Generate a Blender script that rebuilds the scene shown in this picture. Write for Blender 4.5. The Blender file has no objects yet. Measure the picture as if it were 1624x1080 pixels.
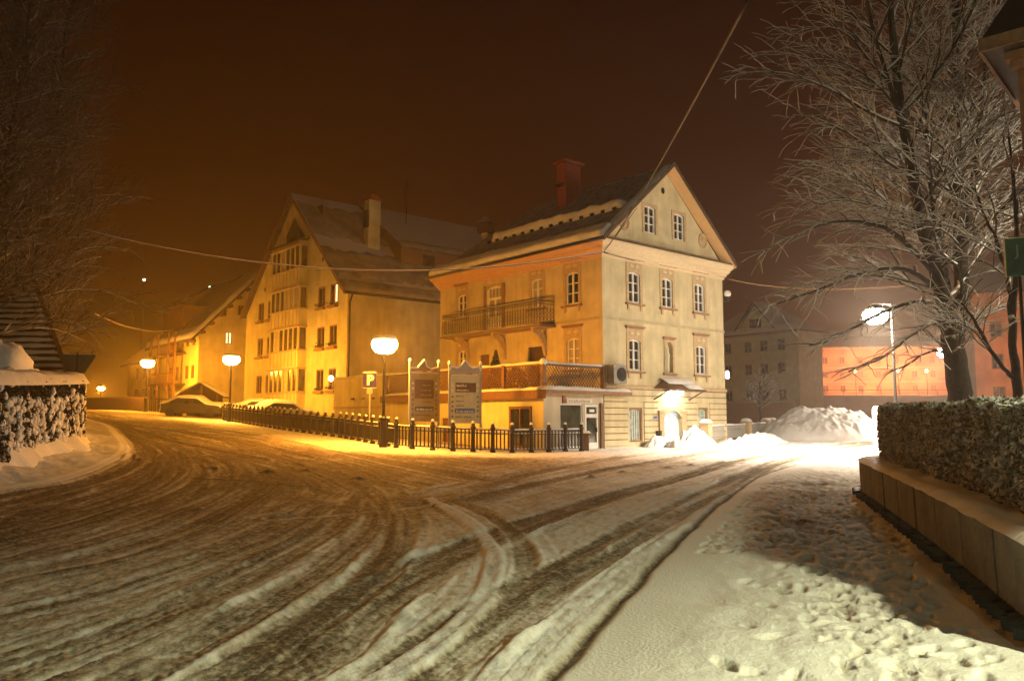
import bpy, math, random
import numpy as np
from mathutils import Vector, Matrix
R = math.radians
random.seed(7)
SC = bpy.context.scene
COL = SC.collection

# ------------------------------------------------------------------ camera
cam = bpy.data.cameras.new('camera'); camo = bpy.data.objects.new('camera', cam); COL.objects.link(camo)
cam.sensor_width = 36.0; cam.lens = 36.0 * 1250 / 1624
cam.clip_start = 0.05; cam.clip_end = 2000
camo.location = (0, 0, 1.6); camo.rotation_euler = (R(90 + 5.62), 0, 0)
SC.camera = camo
# ------------------------------------------------------------------ exposure, light levels
SC.view_settings.view_transform = 'Standard'; SC.view_settings.look = 'None'
SC.view_settings.gamma = 1; SC.view_settings.use_curve_mapping = False
SC.view_settings.exposure = 0.0
SC.render.engine = 'CYCLES'
SC.cycles.use_denoising = True
SC.cycles.max_bounces = 5; SC.cycles.diffuse_bounces = 3; SC.cycles.glossy_bounces = 2
SC.cycles.volume_bounces = 1; SC.cycles.transparent_max_bounces = 8
SC.cycles.sample_clamp_indirect = 4.0
SC.cycles.volume_step_rate = 4.0
HAZE_DENSITY = 0.0015
SODIUM = (1.0, 0.335, 0.006); MERCURY = (1.0, 0.98, 0.58); COOL = (1.0, 0.80, 0.60); REDDISH = (1.0, 0.38, 0.17)
POWER = dict(promenade=3100, plaza=3600, down=9000, behind=420, beam=4300, side=2000, door=110, red=5500)

# ------------------------------------------------------------------ sky (night glow over a snowy town)
W = bpy.data.worlds.new('World'); SC.world = W; W.use_nodes = True
nt = W.node_tree; nt.nodes.clear()
out = nt.nodes.new('ShaderNodeOutputWorld'); bg = nt.nodes.new('ShaderNodeBackground')
tc = nt.nodes.new('ShaderNodeTexCoord'); sp = nt.nodes.new('ShaderNodeSeparateXYZ')
nt.links.new(tc.outputs['Generated'], sp.inputs[0])
rz = nt.nodes.new('ShaderNodeValToRGB')
e = rz.color_ramp.elements
e[0].position = 0.0; e[0].color = (0.036, 0.0068, 0.0008, 1)
e[1].position = 1.0; e[1].color = (0.0045, 0.0008, 0.0003, 1)
m = e.new(0.22); m.color = (0.025, 0.0042, 0.0006, 1)
m = e.new(0.5); m.color = (0.012, 0.0019, 0.0004, 1)
nt.links.new(sp.outputs['Z'], rz.inputs['Fac'])
no = nt.nodes.new('ShaderNodeTexNoise'); no.inputs['Scale'].default_value = 1.6; no.inputs['Detail'].default_value = 3
nt.links.new(tc.outputs['Generated'], no.inputs['Vector'])
mr = nt.nodes.new('ShaderNodeMapRange'); mr.inputs['From Min'].default_value = .3; mr.inputs['From Max'].default_value = .7
mr.inputs['To Min'].default_value = .8; mr.inputs['To Max'].default_value = 1.2
nt.links.new(no.outputs['Fac'], mr.inputs['Value'])
nt.links.new(rz.outputs['Color'], bg.inputs['Color']); nt.links.new(mr.outputs['Result'], bg.inputs['Strength'])
nt.links.new(bg.outputs[0], out.inputs['Surface'])

# ------------------------------------------------------------------ noise + terrain
def _tab(seed):
    return np.random.RandomState(seed).rand(257, 257)
_T = {}
def vn(x, y, seed=0):
    if seed not in _T:
        t = _tab(seed); t[256] = t[0]; t[:, 256] = t[:, 0]; _T[seed] = t
    t = _T[seed]
    x = np.asarray(x, float); y = np.asarray(y, float)
    xi = np.floor(x).astype(int); yi = np.floor(y).astype(int)
    fx = x - xi; fy = y - yi; fx = fx * fx * (3 - 2 * fx); fy = fy * fy * (3 - 2 * fy)
    xi &= 255; yi &= 255
    a = t[xi, yi]; b = t[xi + 1, yi]; c = t[xi, yi + 1]; d = t[xi + 1, yi + 1]
    return (a * (1 - fx) + b * fx) * (1 - fy) + (c * (1 - fx) + d * fx) * fy - .5
def fbm(x, y, seed=0, o=4):
    s = 0; a = 1
    for i in range(o):
        s = s + a * vn(np.asarray(x) * 2 ** i + 17 * i, np.asarray(y) * 2 ** i + 5 * i, seed + i); a *= .55
    return s
def sm(a, b, x):
    t = np.clip((np.asarray(x, float) - a) / (b - a), 0, 1); return t * t * (3 - 2 * t)
def gz(x, y):
    x = np.asarray(x, float); y = np.asarray(y, float)
    return .008 * np.clip(y, 0, 60) + .055 * np.clip(-x, 0, 32) * sm(8, 38, y)
def G(x, y): return float(gz(x, y))

# ------------------------------------------------------------------ materials
MATS = {}
def mat(name, col, rough=.7, var=.12, scale=6, bump=0, bscale=30, metal=0, emit=None, estr=0, spec=.3, col2=None, stain=0):
    if name in MATS: return MATS[name]
    m = bpy.data.materials.new(name); m.use_nodes = True; t = m.node_tree
    b = t.nodes['Principled BSDF']
    b.inputs['Roughness'].default_value = rough; b.inputs['Metallic'].default_value = metal
    b.inputs['Specular IOR Level'].default_value = spec
    n = t.nodes.new('ShaderNodeTexNoise'); n.inputs['Scale'].default_value = scale; n.inputs['Detail'].default_value = 5
    tc = t.nodes.new('ShaderNodeTexCoord'); t.links.new(tc.outputs['Object'], n.inputs['Vector'])
    r = t.nodes.new('ShaderNodeValToRGB')
    c2 = col2 or tuple(c * (1 - var * 2) for c in col)
    c1 = tuple(min(1, c * (1 + var * .5)) for c in col)
    r.color_ramp.elements[0].color = (*c2, 1); r.color_ramp.elements[0].position = .3
    r.color_ramp.elements[1].color = (*c1, 1); r.color_ramp.elements[1].position = .65
    t.links.new(n.outputs['Fac'], r.inputs['Fac']); t.links.new(r.outputs['Color'], b.inputs['Base Color'])
    if stain:      # rain streaks and patches of damp, running down the wall
        mp = t.nodes.new('ShaderNodeMapping'); mp.inputs['Scale'].default_value = (2.2, 2.2, .22); t.links.new(tc.outputs['Object'], mp.inputs['Vector'])
        n3 = t.nodes.new('ShaderNodeTexNoise'); n3.inputs['Scale'].default_value = 1.3; n3.inputs['Detail'].default_value = 7; t.links.new(mp.outputs[0], n3.inputs['Vector'])
        m3 = t.nodes.new('ShaderNodeMapRange'); m3.inputs['From Min'].default_value = .35; m3.inputs['From Max'].default_value = .62; m3.inputs['To Min'].default_value = .87; m3.inputs['To Max'].default_value = 1.03
        t.links.new(n3.outputs['Fac'], m3.inputs['Value']); mu = t.nodes.new('ShaderNodeMix'); mu.data_type = 'RGBA'; mu.blend_type = 'MULTIPLY'; mu.inputs[0].default_value = 1
        t.links.new(r.outputs['Color'], mu.inputs[6]); t.links.new(m3.outputs['Result'], mu.inputs[7]); t.links.new(mu.outputs[2], b.inputs['Base Color'])
    if bump:
        n2 = t.nodes.new('ShaderNodeTexNoise'); n2.inputs['Scale'].default_value = bscale; n2.inputs['Detail'].default_value = 4
        t.links.new(tc.outputs['Object'], n2.inputs['Vector'])
        bp = t.nodes.new('ShaderNodeBump'); bp.inputs['Strength'].default_value = bump; bp.inputs['Distance'].default_value = .03
        t.links.new(n2.outputs['Fac'], bp.inputs['Height']); t.links.new(bp.outputs[0], b.inputs['Normal'])
    if emit:
        b.inputs['Emission Color'].default_value = (*emit, 1); b.inputs['Emission Strength'].default_value = estr
    MATS[name] = m
    return m
def snowy(name, col, rough=.9, lo=.25, hi=.6, nscale=14, amt=1.0, bump=.4, namp=1.1):
    """a surface with snow lying wherever it faces up"""
    if name in MATS: return MATS[name]
    m = mat(name, col, rough, .25, 9, bump, 25); t = m.node_tree; b = t.nodes['Principled BSDF']
    src = b.inputs['Base Color'].links[0].from_socket
    g = t.nodes.new('ShaderNodeNewGeometry'); s = t.nodes.new('ShaderNodeSeparateXYZ'); t.links.new(g.outputs['Normal'], s.inputs[0])
    tc = t.nodes.new('ShaderNodeTexCoord')
    n = t.nodes.new('ShaderNodeTexNoise'); n.inputs['Scale'].default_value = nscale; n.inputs['Detail'].default_value = 3
    t.links.new(tc.outputs['Object'], n.inputs['Vector'])
    a = t.nodes.new('ShaderNodeMath'); a.operation = 'MULTIPLY_ADD'; a.inputs[1].default_value = namp; a.inputs[2].default_value = -namp / 2
    t.links.new(n.outputs['Fac'], a.inputs[0])
    ad = t.nodes.new('ShaderNodeMath'); ad.operation = 'ADD'; t.links.new(s.outputs['Z'], ad.inputs[0]); t.links.new(a.outputs[0], ad.inputs[1])
    mr = t.nodes.new('ShaderNodeMapRange'); mr.interpolation_type = 'SMOOTHSTEP'
    mr.inputs['From Min'].default_value = lo; mr.inputs['From Max'].default_value = hi; mr.inputs['To Max'].default_value = amt
    t.links.new(ad.outputs[0], mr.inputs['Value'])
    mx = t.nodes.new('ShaderNodeMix'); mx.data_type = 'RGBA'
    t.links.new(mr.outputs['Result'], mx.inputs[0]); t.links.new(src, mx.inputs[6]); mx.inputs[7].default_value = (.8, .8, .8, 1)
    t.links.new(mx.outputs[2], b.inputs['Base Color'])
    return m
SNOW = mat('snow', (.82, .82, .82), .65, .05, 2.5, .55, 9)
CREAM = mat('cream_stucco', (.58, .50, .31), .85, .12, 1.2, .3, 40, stain=1)
CREAM2 = mat('pale_stucco', (.56, .50, .38), .85, .12, 1.0, .3, 40, stain=1)
TRIM = mat('ochre_trim', (.46, .34, .20), .8, .12, 8)
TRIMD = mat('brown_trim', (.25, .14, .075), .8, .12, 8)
WHITEP = mat('white_paint', (.78, .77, .74), .5, .04, 5)
GLASS = mat('dark_glass', (.02, .024, .022), .12, .2, 3, spec=.6)
SHADE = mat('drawn_curtain', (.34, .31, .25), .5, .15, 12)
WOODD = mat('dark_wood', (.06, .034, .02), .7, .2, 10, .3, 20)
WOODM = mat('brown_wood', (.17, .085, .04), .7, .2, 10, .3, 20)
IRON = mat('black_iron', (.02, .018, .016), .5, .2, 20, metal=.3)
RUSTY = mat('grey_iron', (.10, .085, .07), .6, .2, 20)
GALV = mat('galvanised_steel', (.34, .34, .33), .5, .1, 20, metal=.4)
BRICKR = mat('red_brick', (.34, .075, .04), .9, .2, 9, .4, 22)
ROOFT = snowy('snow_dusted_tiles', (.085, .06, .045), .9, .2, .95, 3.2, .55, .8)
ROOFW = snowy('snowed_roof', (.10, .075, .055), .9, .0, .62, 2.2, .75, .8)
CONC = mat('board_marked_concrete', (.17, .16, .135), .9, .16, 3.5, .8, 26)
BARK = snowy('snowy_bark', (.035, .026, .02), .95, .30, .75, 11, .95)
BARKT = snowy('snowy_twigs', (.04, .03, .024), .95, -.22, .16, 5, 1.0, 0, .5)
BARKD = snowy('frosty_dark_twigs', (.035, .022, .016), .95, -.1, .3, 5, .9, 0, .5)
FROST = snowy('frost_coated_twigs', (.10, .08, .06), .95, -1.0, .1, 4, .95, 0, .9)
FROSTD = snowy('thinly_frosted_twigs', (.04, .026, .018), .95, -.3, .7, 4, .6, 0, .9)
LEAF = snowy('frosted_hedge_leaves', (.16, .15, .07), .8, -.35, .30, 5, 1.0, .4, 2.2)
LEAFD = snowy('dark_evergreen_leaves', (.028, .030, .018), .8, .75, 1.2, 9, .8)
OCHRE = mat('yellow_stucco', (.62, .56, .28), .85, .12, 1.0, .3, 40, stain=1)
ORANGEW = mat('orange_stucco', (.58, .27, .12), .85, .25, .35)
GREYW = mat('grey_stucco', (.52, .53, .37), .9, .1, 1.2)

# ------------------------------------------------------------------ mesh helpers
class MB:
    def __init__(s): s.v = []; s.f = []; s.mi = []
    def add(s, vs, fs, mi=0):
        o = len(s.v); s.v.extend(vs); s.f.extend([tuple(i + o for i in f) for f in fs]); s.mi.extend([mi] * len(fs)); return s
    def box(s, x0, x1, y0, y1, z0, z1, mi=0):
        return s.add([(x0, y0, z0), (x1, y0, z0), (x1, y1, z0), (x0, y1, z0), (x0, y0, z1), (x1, y0, z1), (x1, y1, z1), (x0, y1, z1)],
                     [(0, 3, 2, 1), (4, 5, 6, 7), (0, 1, 5, 4), (1, 2, 6, 5), (2, 3, 7, 6), (3, 0, 4, 7)], mi)
    def bar(s, p, q, w, h, mi=0, up=(0, 0, 1)):
        p = Vector(p); q = Vector(q); d = (q - p).normalized(); up = Vector(up)
        if abs(d.dot(up)) > .98: up = Vector((0, 1, 0))
        a = d.cross(up).normalized() * (w / 2); b = a.cross(d).normalized() * (h / 2)
        vs = [tuple(c + i * a + j * b) for c in (p, q) for i, j in ((-1, -1), (1, -1), (1, 1), (-1, 1))]
        return s.add(vs, [(0, 1, 2, 3), (7, 6, 5, 4), (0, 4, 5, 1), (1, 5, 6, 2), (2, 6, 7, 3), (3, 7, 4, 0)], mi)
    def tube(s, pts, rad, n=6, mi=0, caps=True):
        pts = [Vector(p) for p in pts]; N = len(pts)
        if not hasattr(rad, '__len__'): rad = [rad] * N
        o = len(s.v); ref = None
        for i, p in enumerate(pts):
            d = (pts[min(i + 1, N - 1)] - pts[max(i - 1, 0)])
            d = d.normalized() if d.length > 1e-9 else Vector((0, 0, 1))
            if ref is None: ref = Vector((0, 0, 1)) if abs(d.z) < .9 else Vector((1, 0, 0))
            a = d.cross(ref).normalized(); b = a.cross(d); ref = b
            r = rad[i]
            for k in range(n):
                t = 2 * math.pi * k / n; c = math.cos(t) * r; q = math.sin(t) * r
                s.v.append((p.x + a.x * c + b.x * q, p.y + a.y * c + b.y * q, p.z + a.z * c + b.z * q))
        for i in range(N - 1):
            for k in range(n):
                k2 = (k + 1) % n
                s.f.append((o + i * n + k, o + i * n + k2, o + (i + 1) * n + k2, o + (i + 1) * n + k)); s.mi.append(mi)
        if caps and n > 2:
            s.f.append(tuple(o + k for k in range(n))[::-1]); s.mi.append(mi)
            s.f.append(tuple(o + (N - 1) * n + k for k in range(n))); s.mi.append(mi)
        return s
    def lathe(s, prof, n=12, c=(0, 0, 0), mi=0):
        o = len(s.v)
        for r, z in prof:
            for k in range(n):
                t = 2 * math.pi * k / n; s.v.append((c[0] + r * math.cos(t), c[1] + r * math.sin(t), c[2] + z))
        for i in range(len(prof) - 1):
            for k in range(n):
                k2 = (k + 1) % n
                s.f.append((o + i * n + k, o + i * n + k2, o + (i + 1) * n + k2, o + (i + 1) * n + k)); s.mi.append(mi)
        s.f.append(tuple(o + k for k in range(n))[::-1]); s.mi.append(mi)
        s.f.append(tuple(o + (len(prof) - 1) * n + k for k in range(n))); s.mi.append(mi)
        return s
    def prism(s, poly, fr, to, axis='y', mi=0):
        """polygon in two axes pushed along the third"""
        n = len(poly)
        def P(a, b, c): return (a, c, b) if axis == 'y' else ((c, a, b) if axis == 'x' else (a, b, c))
        vs = [P(a, b, fr) for a, b in poly] + [P(a, b, to) for a, b in poly]
        return s.add(vs, [tuple(range(n)), tuple(range(2 * n - 1, n - 1, -1))] + [(i, i + n, (i + 1) % n + n, (i + 1) % n) for i in range(n)], mi)
    def parts(s):
        par = list(range(len(s.v)))
        def fi(a):
            while par[a] != a: par[a] = par[par[a]]; a = par[a]
            return a
        for f in s.f:
            r0 = fi(f[0])
            for q in f[1:]:
                r1 = fi(q)
                if r1 != r0: par[r1] = r0
        g = {}
        for k, f in enumerate(s.f): g.setdefault(fi(f[0]), []).append(k)
        outp = []
        for ks in g.values():
            m = MB(); mp = {}
            for k in ks:
                for q in s.f[k]:
                    if q not in mp: mp[q] = len(m.v); m.v.append(s.v[q])
                m.f.append(tuple(mp[q] for q in s.f[k])); m.mi.append(s.mi[k])
            outp.append(m)
        return outp
    def obj(s, name, mats, parent=None, loc=None, rot=None, smooth=False, **kw):
        if name in ('snow', 'rail', 'bracket', 'edge_beam', 'arm', 'wire', 'fascia', 'belt_course', 'string_course', 'chimney_cap', 'niche_cornice', 'gutter', 'cornice', 'bay_cornice', 'rim', 'ledge', 'oriel') and parent is not None and len(s.v) < 9000:
            ps = s.parts()
            if 1 < len(ps) <= 8:
                o = None
                for p in ps: o = p._obj(name, mats, parent, loc, rot, smooth, **kw)
                return o
        return s._obj(name, mats, parent, loc, rot, smooth, **kw)
    def _obj(s, name, mats, parent=None, loc=None, rot=None, smooth=False, **kw):
        me = bpy.data.meshes.new(name); me.from_pydata(s.v, [], s.f)
        if not isinstance(mats, (list, tuple)): mats = [mats]
        for m in mats: me.materials.append(m)
        if len(mats) > 1: me.polygons.foreach_set('material_index', s.mi)
        if smooth: me.polygons.foreach_set('use_smooth', [True] * len(s.f))
        me.update()
        return link(name, me, parent, loc, rot, **kw)
def link(name, me, parent=None, loc=None, rot=None, **kw):
    o = bpy.data.objects.new(name, me); COL.objects.link(o)
    if parent: o.parent = parent
    if loc is not None: o.location = loc
    if rot is not None: o.rotation_euler = rot
    for k, v in kw.items(): o[k] = v
    return o
def thing(name, label, cat, loc=(0, 0, 0), rz=0, group=None):
    o = bpy.data.objects.new(name, None); COL.objects.link(o); o.location = loc; o.rotation_euler = (0, 0, rz)
    o['label'] = label; o['category'] = cat
    if group: o['group'] = group
    return o
def copy_tree(o, parent=None):
    c = o.copy(); COL.objects.link(c)
    if parent: c.parent = parent
    for ch in list(o.children): copy_tree(ch, c)
    return c
def snow_sheet(mb, P, ex, ey, L, Wd, h, seed=0, nx=None, ny=None, up=(0, 0, 1), rough=.3, wob=.0, lump=1.4):
    """rounded bank of snow: base at P, spans ex*L by ey*Wd, thickness h"""
    P = Vector(P); ex = Vector(ex).normalized(); ey = Vector(ey).normalized(); up = Vector(up)
    nx = nx or max(3, int(L / .25)); ny = ny or max(3, int(Wd / .15))
    o = len(mb.v); r = np.random.RandomState(seed)
    for i in range(nx + 1):
        for j in range(ny + 1):
            u = i / nx; v = j / ny
            ed = min(u, 1 - u) * L / max(.01, min(.5 * L, .6 * h + .02)), min(v, 1 - v) * Wd / max(.01, min(.5 * Wd, .8 * h))
            k = min(1, ed[0]) ** .45 * min(1, ed[1]) ** .45
            X = u * L; Y = v * Wd
            n = float(vn(X * lump + seed * 3.1, Y * lump * 1.3 + seed, 3)) + .5 * float(vn(X * lump * 3 + seed, Y * lump * 3, 4))
            hh = k * h * (1 + rough * 2 * n)
            w = wob * float(vn(X * 3 + seed, v * 7, 5)) * (2 if j in (0, ny) else .5)
            p = P + ex * X + ey * (Y + w) + up * (hh - .004)
            mb.v.append(tuple(p))
    for i in range(nx):
        for j in range(ny):
            a = o + i * (ny + 1) + j
            mb.f.append((a, a + ny + 1, a + ny + 2, a + 1)); mb.mi.append(0)
    return mb
def blob(mb, c, rx, ry, rz_, seed=0, n=9, m=6, amp=.25, zmin=None, mi=0):
    o = len(mb.v)
    for i in range(m + 1):
        ph = math.pi * i / m
        for k in range(n):
            t = 2 * math.pi * k / n
            q = 1 + amp * 2 * float(vn(seed * 1.7 + 2 * math.cos(t) + 5, seed + i * .9 + math.sin(t) * 2, 8))
            z = c[2] + rz_ * math.cos(ph) * q
            if zmin is not None: z = max(z, zmin)
            mb.v.append((c[0] + rx * math.sin(ph) * math.cos(t) * q, c[1] + ry * math.sin(ph) * math.sin(t) * q, z))
    for i in range(m):
        for k in range(n):
            k2 = (k + 1) % n
            mb.f.append((o + i * n + k, o + (i + 1) * n + k, o + (i + 1) * n + k2, o + i * n + k2)); mb.mi.append(mi)
def text_mesh(name, s, size, m, parent, loc, rot, depth=.004, align='CENTER', bold=0):
    cu = bpy.data.curves.new('tmp', 'FONT'); cu.body = s; cu.size = size; cu.extrude = depth; cu.align_x = align; cu.align_y = 'CENTER'; cu.resolution_u = 2; cu.offset = bold
    t = bpy.data.objects.new('tmp', cu); COL.objects.link(t)
    dg = bpy.context.evaluated_depsgraph_get(); me = bpy.data.meshes.new_from_object(t.evaluated_get(dg)); me.name = name
    bpy.data.objects.remove(t); bpy.data.curves.remove(cu)
    me.materials.clear(); me.materials.append(m)
    return link(name, me, parent, loc, rot)

def lamp(name, kind, color, power, loc, parent=None, radius=.15, spot=None):
    l = bpy.data.lights.new(name, kind); l.color = color; l.energy = power
    if kind in ('POINT', 'SPOT'): l.shadow_soft_size = radius
    if spot: l.spot_size = R(spot); l.spot_blend = .6
    o = bpy.data.objects.new(name, l); COL.objects.link(o); o.location = loc
    if parent: o.parent = parent
    return o

# ================================================================== GROUND
TR = {
 'a': ([(-1.8, 3.6), (-1.55, 4.89), (-1.38, 5.37), (-1.32, 6.23), (-1.03, 7.71), (-0.4, 9.8), (0.91, 13.16), (3.41, 18.15), (8.65, 28.13), (16.76, 39.63), (30, 55)], .30, 1.0),
 'b': ([(-.9, 3.6), (-0.65, 4.89), (-0.41, 5.81), (0.1, 7.19), (0.9, 8.96), (2.26, 12.09), (4.64, 17.38), (9.37, 27.01), (18, 40)], .34, 1.0),
 'b2': ([(-.6, 3.6), (-0.42, 4.89), (-0.06, 6.05), (0.52, 7.57), (1.45, 9.8), (3.15, 13.87), (6, 19)], .12, .8),
 'c': ([(-1.0, 4.2), (-0.8, 4.89), (-0.5, 5.73), (-0.25, 6.95), (-0.18, 8.49), (-0.29, 9.89), (-0.73, 12.07), (-1.52, 14.56)], .10, -.6),
 'c2': ([(-0.33, 5.97), (-0.06, 6.72), (0.11, 7.85), (0.15, 9.24), (-0.06, 11.05), (-0.65, 13.39), (-1.47, 15.31)], .11, .9),
 'd': ([(-2.0, 4.0), (-1.82, 4.89), (-1.67, 5.65), (-1.47, 6.95), (-1.35, 8.16), (-1.43, 9.89), (-1.8, 12.55), (-2.8, 16.75), (-4.75, 22.08), (-7.45, 25.98), (-14, 34)], .24, 1.0),
 'd2': ([(-2.6, 3.8), (-2.31, 4.89), (-2.17, 5.81), (-2.03, 7.19), (-1.92, 9.03), (-2.01, 11.51), (-2.57, 14.7), (-3.93, 18.29), (-6.21, 22.27), (-8.38, 24.49), (-14, 30.5)], .20, .9),
 'e': ([(-6.9, 8), (-6.76, 10.6), (-6.77, 12.08), (-6.97, 14.45), (-7.67, 17.75), (-9.04, 21.47), (-11.66, 26.71), (-16.21, 33.32), (-24, 44)], .75, 1.0),
 'e2': ([(-8.5, 11), (-8.64, 13.5), (-8.72, 15.31), (-9.11, 18.23), (-10.27, 22.1), (-12.7, 27.04), (-16.04, 31.94), (-22, 40)], .35, 1.0),
 'f': ([(-28, 50), (-19.63, 38.43), (-15.57, 35.48), (-11.52, 31.39), (-7.49, 25.4), (-4.77, 20.66), (-2.32, 17.08)], .55, .9),
 'f2': ([(-30, 56), (-23.08, 45.87), (-18.97, 42.56), (-11.16, 34.84), (-5.98, 27.74), (-2.23, 21.35), (-0.77, 18.84)], .35, .8),
 'g': ([(-3.4, 4), (-3.21, 5.11), (-2.98, 5.81), (-2.77, 6.95), (-2.59, 8.66), (-2.55, 11.51), (-2.87, 16.36)], .22, .8),
 'g2': ([(-4.4, 5), (-3.93, 6.23), (-3.58, 6.95), (-3.33, 8.32), (-3.11, 10.37), (-3.16, 13.72)], .3, .6),
 'g3': ([(-5.4, 6.5), (-5.07, 8.0), (-4.69, 8.66), (-4.49, 10.36), (-4.67, 12.85), (-5.18, 16.74)], .3, .7),
 'h': ([(-2.73, 13.74), (-1.35, 15.32), (0.64, 21.36), (4.37, 29.34), (10.43, 38.87), (23.74, 54.53)], .35, .7),
 'h2': ([(-3.46, 12.15), (-2.16, 12.92), (-0.83, 14.61), (0.69, 18.15), (3.55, 23.86), (11.32, 36.76), (24, 49)], .30, .8),
 'left': ([(-6.0, 7.0), (-5.85, 8.8), (-5.75, 11.5), (-5.95, 14.5), (-6.6, 18), (-8.2, 22), (-11.0, 26.5)], .28, .7),
}
KERB = [(-.6, 2.5), (-0.2, 3.8), (0.21, 4.89), (0.67, 6.23), (1.19, 7.71), (2.39, 10.94), (3.96, 14.87), (7.29, 22.06), (14, 32), (24, 44)]
KERB_L = [(-9.9, 10), (-9.64, 15.05), (-9.44, 16.55), (-10.08, 19.54), (-11.92, 24.77), (-15.11, 30.57), (-19.01, 36.93), (-27, 48)]
def resample(pts, step=.35):
    """smooth the polyline with a Catmull-Rom spline"""
    P = [np.array(p, float) for p in pts]; P = [2 * P[0] - P[1]] + P + [2 * P[-1] - P[-2]]; outp = []
    for i in range(1, len(P) - 2):
        a, b, c, d = P[i - 1:i + 3]; n = max(2, int(np.linalg.norm(c - b) / max(step, .06 * b[1])))
        for k in range(n):
            t = k / n
            outp.append(.5 * ((2 * b) + (-a + c) * t + (2 * a - 5 * b + 4 * c - d) * t * t + (-a + 3 * b - 3 * c + d) * t ** 3))
    outp.append(P[-2]); return np.array(outp)
def sdist(X, Y, pts, maxd=3.0):
    """signed distance (right +) and arc length"""
    D = np.full(X.shape, 1e3); S = np.zeros(X.shape); acc = 0
    for i in range(len(pts) - 1):
        a = pts[i]; b = pts[i + 1]; L = np.linalg.norm(b - a); d = (b - a) / L
        x0 = min(a[0], b[0]) - maxd; x1 = max(a[0], b[0]) + maxd; y0 = min(a[1], b[1]) - maxd; y1 = max(a[1], b[1]) + maxd
        idx = np.where((X > x0) & (X < x1) & (Y > y0) & (Y < y1))[0]
        if len(idx):
            rx = X[idx] - a[0]; ry = Y[idx] - a[1]
            t = np.clip(rx * d[0] + ry * d[1], 0, L); ex = rx - t * d[0]; ey = ry - t * d[1]
            dist = np.hypot(ex, ey) * np.where(rx * d[1] - ry * d[0] >= 0, 1, -1)
            w = np.abs(dist) < np.abs(D[idx]); D[idx[w]] = dist[w]; S[idx[w]] = acc + t[w]
        acc += L
    return D, S
NY, NX = 700, 760
ys = 2.6 * np.exp(np.linspace(0, math.log(80 / 2.6), NY)); xs = np.linspace(-.86, .86, NX)
YY = np.repeat(ys[:, None], NX, 1); XX = YY * xs[None, :] * (1 + .0 * YY)
X = XX.ravel(); Y = YY.ravel()
kerb = resample(KERB); kerbl = resample(KERB_L)
dk, sk = sdist(X, Y, kerb, 60.0)
dl, sl = sdist(X, Y, kerbl, 30.0)
pave = dk > 0
leftside = (dl < 0) & (np.abs(dl) < 29)
road = (~pave) & (~leftside)
H = gz(X, Y)
# base slush on the roadway: driven-over snow, more towards the left where cars turn
big = fbm(X * .22, Y * .12, 11, 4)
fine = fbm(X * 2.2, Y * 1.1, 15, 3)
slush = np.where(road, .10 + .48 * big + .46 * sm(1.6, -3.0, X - .10 * (Y - 5)), 0.02)
pale = np.zeros_like(X)
# streaks that follow the nearest wheel track
best = np.full(X.shape, 1e3); bs = np.zeros(X.shape); bd = np.zeros(X.shape)
ridge = np.zeros_like(X); cut = np.zeros_like(X)
for q, (k, (pts, w, st)) in enumerate(TR.items()):
    p = resample(pts); d, s = sdist(X, Y, p, 3.5); a = np.abs(d)
    nz = fbm(s * .35 + q * 9, d * 2.0, 21, 3)
    edge = w * (1 + .35 * nz)
    band = 1 - sm(edge * .75, edge * 1.15 + .04, a)
    streak = fbm(d * 9 + q * 3, s * .16, 30, 3)
    fade = 1.0
    if st > 0:
        slush = np.where(road, np.maximum(slush, band * st * (.80 + .5 * streak)), slush)
        cut = np.maximum(cut, band * (.022 + .008 * streak) * st)
        ridge = np.maximum(ridge, np.exp(-((a - edge * 1.2) / (.045 + .05 * w)) ** 2) * .020 * (1 + 2.2 * nz) * st * np.clip(.55 + 2.0 * vn(s * 1.3 + q, d * 4, 23) + .8 * vn(s * 5, d * 9, 24), 0, 1.4))
    else:
        pale = np.maximum(pale, band); ridge = np.maximum(ridge, band * .035)
    if st > .7: cut = cut + band * .0035 * np.sin((s + a * .9) * 58) * sm(16, 8, Y)
    upd = a < best; best = np.where(upd, a, best); bs = np.where(upd, s + 40 * q, bs); bd = np.where(upd, d, bd)
rid = np.exp(-((fbm(bd * 3 + 3, bs * .12, 41, 3)) / .10) ** 2)
streaks = .7 * fbm(bd * 6, bs * .22, 33, 4) + .6 * fbm(bd * 17, bs * .5, 36, 3)
slush = np.where(road, slush + (.40 + .28 * sm(1, -4, X)) * streaks * sm(3.4, 0, best) + .22 * fine - .10 * rid, slush)
fen_ = resample([(-18.9, 52.0), (-11.9, 41.3), (-7.95, 36.4), (-5.2, 31.9), (-4.35, 30.55), (-2.55, 30.2), (1.0, 31.5), (2.85, 32.6)]); df, _s = sdist(X, Y, fen_, 9.0)
slush = np.where(road, slush - .38 * sm(1.0, .25, np.abs(dk)) * sm(22, 12, Y), slush)
slush = np.where(road, slush + .22 * sm(12, 20, Y) * sm(3, -3, X) * sm(2.5, 4.5, np.abs(df)) - .55 * sm(4.2, 2.0, np.abs(df) + .8 * big), slush)
far_r = sm(24, 40, Y) * sm(-4, 4, X)
slush = slush * (1 - .35 * far_r)
ridge = np.where(road, np.maximum(ridge, 0), 0)
slush = np.where(road, np.clip(slush - pale * .5 - ridge * 6, 0, 1), slush)
fwd = np.clip(Y / 12, .5, 3)
tread = np.zeros_like(X)
H = H + np.where(road, -cut + ridge * 1.0 + .020 * streaks * sm(3, .2, best) + .012 * fine, 0)
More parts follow.
